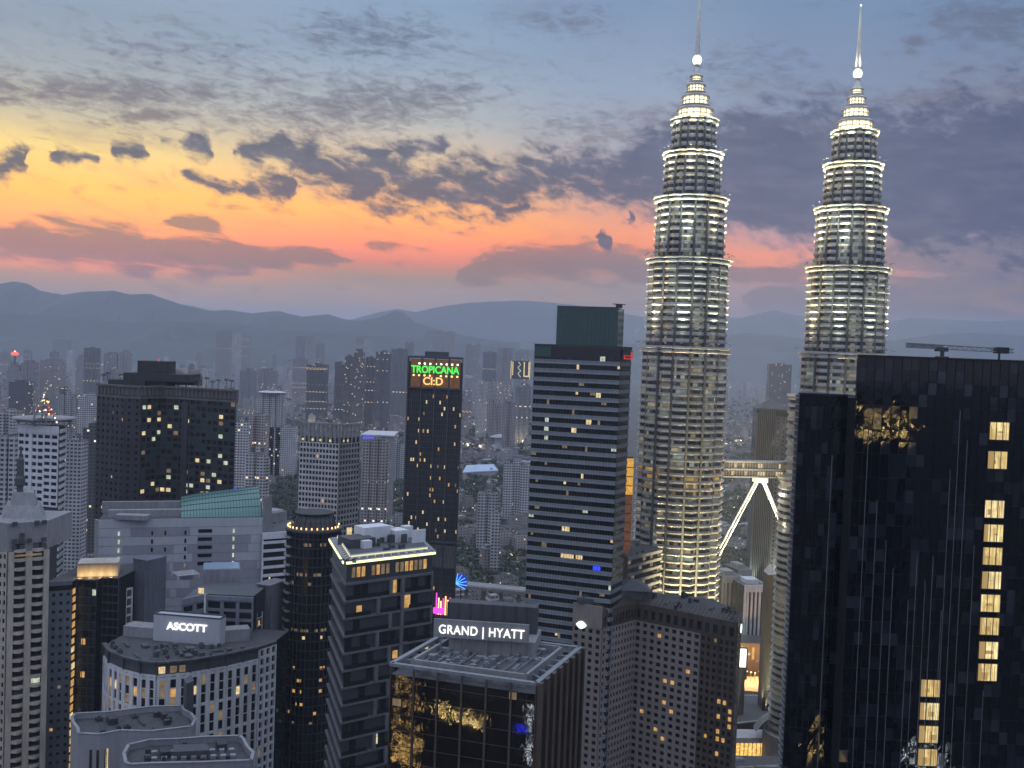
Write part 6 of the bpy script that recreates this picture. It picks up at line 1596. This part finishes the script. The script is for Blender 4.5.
hand = [  # left px, right px, top py, distance, material, style, label
 (76,84,355,3300,C_far,2,'slim tower tight left of the paired towers behind the dark hotel, upper left'),
 (84,98,348,3000,C_far,1,'grey tower with a lit vertical strip, above the orange roof lights'),
 (104,117,352,3400,C_far,0,'left one of two equal hazy slabs above the left half of the dark hotel'),
 (118,130,351,3400,C_far,1,'right one of two equal hazy slabs above the left half of the dark hotel'),
 (40,61,359,2900,C_pink,0,'broad pinkish slab tower beyond the glittering roof pyramid'),
 (53,69,339,6200,C_far,0,'very hazy square block highest behind the pinkish slab'),
 (21,35,361,2800,C_far,1,'grey tower between the red topped mast and the pinkish slab'),
 (7,21,365,2800,C_far,2,'grey tower carrying the red light, far left'),
 (9,27,380,2300,C_dark,0,'dark squat tower below the red light, far left'),
 (-6,8,352,5200,C_far,1,'hazy tower cut by the left picture edge'),
 (59,72,393,1700,C_far,1,'grey ribbed tower left of the white banded one'),
 (78,95,393,1650,C_pale,0,'white banded tower topped with orange lights, left of the dark hotel'),
 (-4,19,411,1100,C_pale,3,'pale blocky tower behind the ring canopy tower, at the left edge'),
 (0,18,436,700,C_pale,1,'white windowed wing left of the ring canopy tower'),
 (66,82,436,900,C_pale,0,'small white tower right of the ring canopy tower'),
 (83,98,424,1000,C_dark,0,'blue green glass block against the left side of the dark hotel'),
 (258,283,391,1700,C_pale,1,'white tower with a flat disc roof, right of the dark hotel'),
 (240,256,369,3300,C_far,1,'left one of two grey slabs above the disc roofed tower'),
 (258,276,369,3200,C_far,3,'right one of two grey slabs above the disc roofed tower'),
 (283,293,360,4000,C_far,0,'narrow hazy slab left of the dark lone tower'),
 (293,308,358,4000,C_far,1,'wide hazy slab left of the dark lone tower'),
 (307,327,364,2900,C_dark,1,'dark lone tower left of the big dark cluster'),
 (335,345,362,2900,C_dark,1,'lowest, leftmost tower of the big dark cluster'),
 (345,354,355,2850,C_dark,0,'second tower from the left in the big dark cluster'),
 (353,365,349,2800,C_dark,2,'tallest tower of the big dark cluster, with a lit top box'),
 (366,376,357,2900,C_dark,1,'fourth tower from the left in the big dark cluster'),
 (376,391,351,2750,C_dark,3,'rightmost broad tower of the big dark cluster'),
 (391,408,349,3000,C_far,1,'blue grey tower between the dark cluster and the slim black tower'),
 (235,248,418,1250,C_pale,0,'white gridded block at the right flank of the dark hotel'),
 (247,266,415,1300,C_pink,3,'pinkish tower with two lamps on its roof, right of the dark hotel'),
 (246,268,449,1100,C_pale,1,'white pillared block with warm lights at its foot'),
 (363,388,440,1150,C_pink,1,'pinkish hotel slab behind the lattice condominium'),
 (266,294,425,1700,C_pale,0,'long low white building left of the lattice condominium'),
 (390,408,441,1700,C_pale,3,'white mid rise block left of the slim black tower'),
 (477,488,380,2600,C_pale,0,'left one of three pale slabs with lit edges, right of the slim black tower'),
 (488,496,380,2650,C_pale,1,'middle one of three pale slabs with lit edges'),
 (496,504,381,2600,C_pale,0,'right one of three pale slabs with lit edges'),
 (489,502,401,2300,C_pink,1,'low pinkish flats below the three pale slabs'),
 (503,516,402,2250,C_pink,3,'low pinkish flats beneath the framed sign tower'),
 (516,531,384,2500,C_far,1,'grey slab beneath the framed sign, left of the banded tower'),
 (483,497,352,3900,C_far,1,'hazy tower with lit roof corners, above the three pale slabs'),
 (498,513,348,3700,C_far,3,'tall hazy twin topped tower left of the framed sign'),
 (515,529,350,4300,C_far,0,'hazy tower behind the framed sign'),
 (466,474,344,5200,C_far,1,'left one of two faint towers right of the green sign'),
 (474,481,343,5200,C_far,0,'right one of two faint towers right of the green sign'),
 (425,434,331,6500,C_far,0,'left one of three faint high slabs above the green sign'),
 (434,444,331,6500,C_far,1,'middle one of three faint high slabs above the green sign'),
 (445,455,331,6500,C_far,0,'right one of three faint high slabs above the green sign'),
 (504,530,462,1350,C_pale,3,'white condominium close left of the banded tower'),
 (770,792,363,3200,C_dark,0,'hazy dark tower between the twin towers, near the right one'),
 (478,500,494,1150,C_pale,1,'stepped white flats lower left of the white condominium'),
 (492,501,509,1050,C_pale,0,'small white flats below the stepped white flats'),
 (216,232,331,6000,C_far,1,'left one of three joined faint slabs above the dark hotel'),
 (232,242,333,6000,C_far,0,'middle one of three joined faint slabs above the dark hotel'),
 (242,250,334,6000,C_far,1,'right one of three joined faint slabs above the dark hotel'),
 (296,304,336,5600,C_far,1,'left one of two faint upright towers above the lattice condominium'),
 (305,312,336,5600,C_far,0,'right one of two faint upright towers above the lattice condominium'),
 (316,324,343,5200,C_far,0,'small faint tower right of the two upright ones'),
 (356,363,337,5600,C_far,1,'left one of two faint towers above the dark cluster'),
 (364,371,338,5600,C_far,0,'right one of two faint towers above the dark cluster'),
 (405,414,341,5000,C_far,1,'faint tower at the upper left of the slim black tower'),
]
for (a, b, y, Y, mt, st, lab) in hand:
    far_tower(lab, a, b, y, Y, mt, st, rnd=random.Random(int(a*7+y)))
# fillers of the hazy skyline
rnd = random.Random(77); cnt = 0; taken = []
while cnt < 235:
    py = 348+rnd.random()**1.6*80; px = rnd.uniform(-20, 560) if rnd.random() < .88 else rnd.uniform(722, 800)
    hy = proj(0, 5000, H)[1]+(px-512)*.0367
    dy = max(py-hy+4, 11); Yb = 235*1050/dy
    if Yb < 1150 or Yb > 14000: continue
    Yb = min(Yb, 9000)
    if Yb < 2600 and rnd.random() < .88: continue
    hgt = rnd.choice((28, 40, 55, 70, 90, 120)) if Yb > 2500 else rnd.choice((12, 16, 20, 26))
    W = rnd.uniform(16, 48); w_ = W*1050/Yb
    if any(abs(px-q[0]) < (w_+q[2])*.5 and abs(Yb-q[1]) < 60 for q in taken): continue
    taken.append((px, Yb, w_)); ytop = hy+(235-hgt)*1050/Yb
    zone = 'left' if px < 240 else ('centre' if px < 600 else 'bridge')
    kind = 'high' if hgt > 50 else 'low'
    lab = {'lefthigh': 'anonymous hazy tower block in the far city at the left', 'leftlow': 'anonymous low block among trees in the far city at the left', 'centrehigh': 'anonymous hazy tower block in the far city near the middle',
           'centrelow': 'anonymous low block among trees in the far city near the middle', 'bridgehigh': 'anonymous hazy tower block seen between the twin towers', 'bridgelow': 'anonymous low block seen between the twin towers'}[zone+kind]
    far_tower(lab, px-w_/2, px+w_/2, ytop, Yb, rnd.choice((C_far, C_far, C_pale, C_pale, C_pink, C_dark)), rnd.choice((0, 1, 2, 3)), group={'high': 'hazy tower blocks of the far city', 'low': 'low blocks among the trees'}[kind]+' '+{'left': 'at the left', 'centre': 'in the middle', 'bridge': 'between the towers'}[zone], rnd=rnd, name='city_block', roof=rnd.randint(0, 3))
    cnt += 1
# landmarks among them
def landmark():
    Y = 2500; zt = Zat(520, 361, Y); x0, x1 = Xat(511, Y, zt), Xat(530.5, Y, zt); z0 = Zat(520, 379, Y)
    r = thing('framed_sign', 'large dark rooftop hoarding with glowing outlines, left of the banded tower', 'sign', ((x0+x1)/2, Y, z0))
    m = MB(); m.box(x0, x1, Y, Y+3, z0, zt); m.build('board', MT['darker'], r)
    for (u0, u1, v0, v1) in ((.0,.04,0,1), (.08,.13,.2,.95), (.66,.72,.15,.95), (.90,.95,.15,.95), (.66,.95,.12,.2), (.96,1.0,0,1)):
        m = MB(); m.box(x0+(x1-x0)*u0, x0+(x1-x0)*u1, Y-.5, Y-.05, z0+(zt-z0)*v0, z0+(zt-z0)*v1); m.build('neon_tube', MT['warm'], r)
    pts = [(.38,.95),(.5,.8),(.36,.62),(.52,.45),(.38,.3),(.52,.1)]
    m = MB()
    for k in range(5): (a, b), (c_, d) = pts[k], pts[k+1]; m.tube((x0+(x1-x0)*a, Y-.4, z0+(zt-z0)*b), (x0+(x1-x0)*c_, Y-.4, z0+(zt-z0)*d), 1.0, n=5)
    m.build('neon_squiggle', MT['cool'], r)
    # mushroom pavilion
    Y = 2300; zt = Zat(499, 434, Y); x = Xat(499.5, Y, zt); r = thing('pavilion_tower', 'pale mushroom shaped pavilion on a stem among dark trees', 'building', (x, Y, 0))
    m = MB(); m.lathe((x, Y), [(20, zt-8), (22, zt-6), (12, zt-2), (1, zt)], 28); m.build('cap_roof', MT['pale'], r)
    m = MB(); m.lathe((x, Y), [(9, 0), (9, zt-7)], 20); m.lathe((x, Y), [(16, 0), (16, zt-22)], 20); m.build('stem', MT['pale'], r)
    # big flat roofed hall
    zt = 14; a, b, c_, d = G(463, 473, zt), G(498, 471, zt), G(493, 465, zt), G(467, 466, zt)
    r = T('sports_hall', 'long hall with a pale blue flat roof, right of the slim black tower', 'hall', [a, b, c_, d]); body(r, [a, b, c_, d], 0, zt, MT['ocre'], 'wall'); c0 = centre([a, b, c_, d])
    m = MB(); m.prism([lerp(q, c0, -.03) for q in (a, b, c_, d)], zt, zt+1.5); m.build('roof', solid('pale_blue_roof', (.42,.52,.68,1), .5), r)
    # disc roof
    Y = 1700; zt = Zat(270, 393, Y); x = Xat(270.5, Y, zt); r = thing('disc_roof', 'flat white disc shaped roof canopy on the white tower beside the dark hotel', 'roof canopy', (x, Y+12, zt)); m = MB(); m.lathe((x, Y+12), [(22, zt), (23, zt+1), (14, zt+3), (4, zt+4)], 30); m.tube((x, Y+12, zt-6), (x, Y+12, zt), 7, n=12); m.build('canopy', MT['pale'], r)
    # blue lit hall roof
    zt = 62; Y = 1300; x0, x1 = Xat(362, Y, Zat(378, 434, Y)), Xat(393, Y, Zat(378, 434, Y)); z = Zat(378, 436, Y)
    r = thing('mall_hall', 'white roofed hall with a strip of blue light, behind the pinkish hotel', 'hall', ((x0+x1)/2, Y, 0)); m = MB(); m.prism([(x0, Y), (x1, Y), (x1-4, Y+60), (x0+4, Y+60)], 0, z); m.build('wall', MT['conc'], r)
    m = MB(); m.prism([(x0-2, Y-2), (x1+2, Y-2), (x1, Y+62), (x0, Y+62)], z, z+1.5); m.build('roof', MT['pale'], r); m = MB(); m.box(Xat(363, Y, z), Xat(376, Y, z), Y-.6, Y-.2, z-5, z-1.0); m.build('light_strip', glow('violet_strip', (.10,.08,1,1), 1.2), r)
    # blue fan sign and elevated road
    Y = 690; c_ = at(461, 581, Y); r = thing('neon_sign', 'round blue neon fan sign at the foot of the slim black tower', 'sign', (c_.x, Y, c_.z-8))
    m = MB(); m.tube((c_.x, Y+1, 0), (c_.x, Y+1, c_.z), .4, n=6); m.build('mast', MT['dark'], r)
    m = MB(); R_ = 4.4; m.tube((c_.x, Y+.3, c_.z), (c_.x, Y+1.1, c_.z), R_, n=24); m.build('disc', glow('blue_disc', (.01,.07,.8,1), .55), r)
    for k in range(7):
        t = rad(-30+k*22); m = MB(); m.tube((c_.x-3.5, Y, c_.z-2), (c_.x-3.5+8*math.cos(t)*.95, Y, c_.z-2+7.0*math.sin(t)), .25, n=5); m.build('neon_tube', glow('blue_tube', (.1,.35,1,1), 2.2), r)
    Y = 760; r = thing('viaduct', 'elevated road on piers crossing between the slim black tower and the banded tower', 'viaduct', (0, Y, 0))
    xa, xb = Xat(440, Y, 60), Xat(545, Y+10, 60); za, zb = Zat(466, 583, Y), Zat(530, 591, Y)
    m = MB(); m.hexa([(xa, Y, za-3), (xb, Y-5, zb-3), (xb, Y+12, zb-3), (xa, Y+16, za-3), (xa, Y, za-1), (xb, Y-5, zb-1), (xb, Y+12, zb-1), (xa, Y+16, za-1)]); m.build('deck', MT['conc'], r)
    m = MB(); m.hexa([(xa, Y, za-1), (xb, Y-5, zb-1), (xb, Y-4.6, zb-1), (xa, Y+.4, za-1), (xa, Y, za+.3), (xb, Y-5, zb+.3), (xb, Y-4.6, zb+.3), (xa, Y+.4, za+.3)]); m.build('railing', MT['pale'], r)
    for k in range(6): x = xa+(xb-xa)*(k+.5)/6; m = MB(); m.obox((x, Y+5), 0, 3, 3, 0, (za+zb)/2-3); m.build('pier', MT['conc'], r)
    # red mast head
    Y = 2800; c_ = at(14, 354, Y); r = thing('red_beacon', 'red glowing crane cab on top of the grey tower, far left', 'beacon', (c_.x, Y, c_.z-12))
    m = MB(); m.tube((c_.x, Y+5, c_.z-28), (c_.x, Y+5, c_.z-3), 2.2, n=8); m.build('mast', MT['dark'], r); m = MB(); m.lathe((c_.x, Y+5), [(4, c_.z-4), (10, c_.z-2), (9, c_.z+3), (2, c_.z+6)], 14); m.build('cab', glow('red_cab', (1,.1,.07,1), 1.6), r)
    m = MB(); m.lathe((c_.x, Y+5), [(2, c_.z+6), (2.5, c_.z+8), (.5, c_.z+9)], 8); m.build('lamp', MT['orange_l'], r)
landmark()
# ---- low houses, trees, lamps
def zone_xy(rnd, y0, y1, wide=False):
    py = rnd.uniform(y0, y1); px = rnd.uniform(-60, 600) if rnd.random() < .86 else rnd.uniform(700, 812)
    hy = 347.2+(px-512)*.0367; dy = max(py-hy, 6); Y = 235*1050/dy; x = Xat(px, Y, 0); return px, py, x, Y
tabn = np.random.RandomState(3).rand(64, 64)
def patch(x, y, s=260.):
    u, v = x/s+20, y/s+3; i, j = int(u) % 64, int(v) % 64; fu, fv = u-int(u), v-int(v)
    return (tabn[i, j]*(1-fu)+tabn[(i+1) % 64, j]*fu)*(1-fv)+(tabn[i, (j+1) % 64]*(1-fu)+tabn[(i+1) % 64, (j+1) % 64]*fu)*fv
keep_out = [(o.matrix_world.translation.x if False else o.location.x, o.location.y) for o in ROOTS if o.location.y > 100]
def clear(x, y, d=24): return all(abs(x-a) > d or abs(y-b) > d for a, b in keep_out)
rnd = random.Random(5)
def house_into(ub, x, y, ang, big, t, mt):
    if big < .68: ub.gable((x, y), ang, rnd.uniform(9, 22), rnd.uniform(8, 12), 0, rnd.uniform(5, 8), rnd.uniform(2, 3.5), 0, mt, t)
    elif big < .96: 
        lx, ly = rnd.uniform(14, 40), rnd.uniform(10, 18); ca, sa = math.cos(ang), math.sin(ang)
        ub.blockp([(x+ca*u*lx/2-sa*v*ly/2, y+sa*u*lx/2+ca*v*ly/2) for u, v in ((-1,-1),(1,-1),(1,1),(-1,1))], 0, rnd.uniform(6, 13), 0, mt, t)
    else:
        lx, ly = rnd.uniform(12, 24), rnd.uniform(12, 16); ca, sa = math.cos(ang), math.sin(ang); h = rnd.uniform(18, 34)
        ub.blockp([(x+ca*u*lx/2-sa*v*ly/2, y+sa*u*lx/2+ca*v*ly/2) for u, v in ((-1,-1),(1,-1),(1,1),(-1,1))], 0, h, 0, mt, t)
        ub.blockp([(x+ca*u*lx/4-sa*v*ly/4, y+sa*u*lx/4+ca*v*ly/4) for u, v in ((-1,-1),(1,-1),(1,1),(-1,1))], h, h+3, 0, mt, t)
spots = []
for _ in range(21000):
    px, py, x, y = zone_xy(rnd, 352, 640)
    if y < 640 or y > 8500: continue
    p_ = patch(x, y)
    if (p_ > .42 or rnd.random() < .10) and clear(x, y, 22): spots.append((y, x))
spots.sort(); mats_h = [C_house]+M_roofs
n_ind = 0; mass = UB()
vis_ok = lambda px: True
for i, (y, x) in enumerate(spots):
    ang = round(patch(x, y, 900)*6)*.45+rnd.uniform(-.06, .06); t = rnd.random(); mt = rnd.choice((1, 1, 2, 2, 3, 4, 4)); big = rnd.random()
    if i < 240:
        ub = UB(); house_into(ub, x, y, ang, big, t, mt); o = ub.buildu('house', mats_h, None, loc=(x, y, 0)); tag(o, 'one of the small houses and shops crowded between the towers', 'house', 'small houses in the low district')
    else: house_into(mass, x, y, ang, big, t, mt)
mass.buildu('distant_houses', mats_h, kind='stuff')
m_leaf = solid('tree_leaf', (.040,.058,.036,1), .85, var=.5, scale=.05, streak=False)
def crown_into(mb, x, y, h, r, n, s, rn):
    lobes = [(x+rn.uniform(-.5,.5)*r, y+rn.uniform(-.5,.5)*r, h*.72+rn.uniform(-.2,.25)*r, r*rn.uniform(.5,.75)) for _ in range(4)]
    for k in range(n):
        lx, ly, lz, lr = lobes[k % 4]; d = Vector((rn.gauss(0,1), rn.gauss(0,1), rn.gauss(0,.8))).normalized()*lr*rn.uniform(.6,1.05)
        c_ = Vector((lx, ly, lz))+d; a = Vector((rn.uniform(-1,1), rn.uniform(-1,1), rn.uniform(-1,1))).normalized(); b = d.cross(a).normalized() if d.cross(a).length > 1e-3 else Vector((1,0,0)); a2 = (d.cross(b)).normalized()
        u, v = b*s*rn.uniform(.7,1.3), a2*s*rn.uniform(.7,1.3); mb.quad(c_-u-v, c_+u-v, c_+u+v, c_-u+v)
tl = []
for _ in range(16000):
    px, py, x, y = zone_xy(rnd, 352, 640)
    if y < 640 or y > 8500: continue
    if patch(x, y) <= .50 or rnd.random() < .38:
        if clear(x, y, 14): tl.append((y, x))
tl.sort(); proto = []
for k in range(5):
    c_ = MB(); crown_into(c_, 0, 0, 11, 5.2, 420, .62, random.Random(k)); t = MB(); t.tube((0,0,0), (0,0,8), .5, .25, 6)
    for q in range(4): a = q*1.6+k; t.tube((0,0,4+q), (2.2*math.cos(a), 2.2*math.sin(a), 8+q*.6), .2, .08, 5)
    proto.append((c_, t))
tree_protos = []
for k, (c_, t) in enumerate(proto):
    r = thing('tree', 'one of the broad dark trees among the small houses', 'tree', (0,0,0), 'broad trees in the low district'); r['_loc'] = (0,0,0)
    c_.build('crown', m_leaf, r); t.build('trunk', MT['palmt'], r); tree_protos.append(r)
lump = MB()
for i, (y, x) in enumerate(tl):
    if i < 220:
        o = tree_protos[i] if i < 5 else dup(tree_protos[i % 5]); o.location = (x, y, 0); o.rotation_euler = (0, 0, rnd.uniform(0, 6)); s_ = rnd.uniform(.8, 1.5); o.scale = (s_, s_, s_*rnd.uniform(.8, 1.1))
    else:
        near = y < 1700; crown_into(lump, x, y, rnd.uniform(9, 15), rnd.uniform(5, 8), 60 if near else 26, 1.3 if near else 2.1, rnd)
lump.build('distant_trees', m_leaf, kind='stuff')
# street lamps and car lights far off: past counting
for nm, mt, n_ in (('distant_street_lights', MT['orange_l'], 620), ('distant_white_lights', MT['white_l'], 480)):
    lb = MB()
    for _ in range(n_):
        px, py, x, y = zone_xy(rnd, 350, 640)
        if y < 640 or y > 9000: continue
        if rnd.random() < .4:   # along a street
            y0 = y
        s_ = max(.22, y/1050*rnd.choice((.13, .2, .3, .4))); z = rnd.uniform(7, 12)+(0 if rnd.random() < .7 else rnd.uniform(0, 40))
        lb.obox((x, y), 0, s_*1.3, s_*1.3, z, z+s_*1.3)
    lb.build(nm, mt, kind='stuff')
# lit streets: ribbons with lamps and pooled light
m_road = solid('asphalt', (.05,.05,.052,1), .8, var=.3, streak=False)
def street(pts, w_, n, energy, col=(1,.6,.25), lamps=True, z=.02):
    P = [G(x, y, 0) for x, y in pts]; m = MB()
    for k in range(len(P)-1):
        a, b = Vector((*P[k], z)), Vector((*P[k+1], z)); d = (b-a).normalized(); nn = Vector((-d.y, d.x, 0))*w_/2
        m.quad(a-nn, b-nn, b+nn, a+nn)
    m.build('road', m_road, kind='structure')
    for k in range(n):
        t = (k+.5)/n*(len(P)-1); i = int(t); q = lerp(P[i], P[i+1], t-i)
        r = thing('street_lamp', 'tall orange street lamp along the lit streets of the low district', 'street lamp', (q[0], q[1], 0), 'street lamps of the low district')
        a = MB(); a.tube((q[0], q[1], 0), (q[0], q[1], 10), .14, n=5); a.build('post', MT['dark'], r)
        a = MB(); s_ = max(.4, q[1]/1050*.42); a.lathe(q, [(s_*.6, 10), (s_*.7, 10+s_*.6), (s_*.2, 10+s_)], 6); a.build('lamp_head', MT['orange_l'], r)
        L = bpy.data.lights.new('lamp', 'POINT'); L.energy = energy; L.color = col; L.shadow_soft_size = .5
        o = bpy.data.objects.new('lamp', L); COL.objects.link(o); o.parent = r; o.location = (0, 0, 9.2)
street([(58, 533), (75, 527), (96, 524)], 16, 6, 26000)
street([(62, 512), (80, 507), (97, 511)], 12, 5, 16000)
street([(500, 556), (515, 566), (522, 576), (524, 583)], 9, 6, 14000, (1,.75,.5))
street([(468, 500), (485, 512), (500, 520), (530, 535)], 8, 4, 9000)
street([(268, 640), (276, 680), (280, 730), (274, 790)], 12, 5, 16000)
street([(728, 520), (740, 500), (752, 497)], 14, 4, 26000, (1,.7,.45))
street([(236, 470), (262, 476), (300, 474)], 12, 5, 26000, (1,.8,.5))
street([(464, 447), (490, 452), (530, 446)], 14, 5, 60000, (1,.8,.5))
street([(240, 432), (300, 428), (360, 432), (405, 428)], 16, 7, 30000, (1,.75,.45))
street([(60, 398), (90, 400)], 16, 3, 40000, (1,.75,.45))
street([(462, 428), (500, 424), (530, 427)], 16, 4, 50000, (1,.8,.5))
street([(365, 520), (400, 505)], 12, 3, 14000, (1,.7,.4))
street([(725, 448), (750, 441), (790, 445)], 16, 5, 40000, (1,.8,.6))
# shop fronts in the lane beside the curved apartments
def shop(lab, px, py, w_, Y, z1, mt):
    c_ = at(px, py, Y); r = thing('shop_house', lab, 'shop', (c_.x, Y, 0)); m = MB(); m.box(c_.x-w_/2, c_.x+w_/2, Y, Y+10, 0, max(z1, c_.z+3)); m.build('wall', MT['conc'], r)
    m = MB(); m.box(c_.x-w_/2+.4, c_.x+w_/2-.4, Y-.3, Y-.05, c_.z-1.6, c_.z+1.2); m.build('sign_board', mt, r)
    m = MB(); m.box(c_.x-w_/2-.2, c_.x+w_/2+.2, Y-.6, Y+10.2, max(z1, c_.z+3), max(z1, c_.z+3)+.6); m.build('roof', MT['dark'], r)
shop('shop house with an amber fascia in the lane beside the curved apartments', 279, 640, 9, 560, 20, MT['amber'])
shop('shop house with a gold fascia lower in the lane beside the curved apartments', 281, 655, 6, 540, 16, MT['gold'])
shop('shop house with a violet fascia at the top of the lane', 277, 649, 3, 575, 10, glow('violet_fascia', (.3,.08,1,1), 1.5))
shop('shop house with a pale green fascia half way down the lane', 279, 708, 7, 500, 12, MT['cool'])
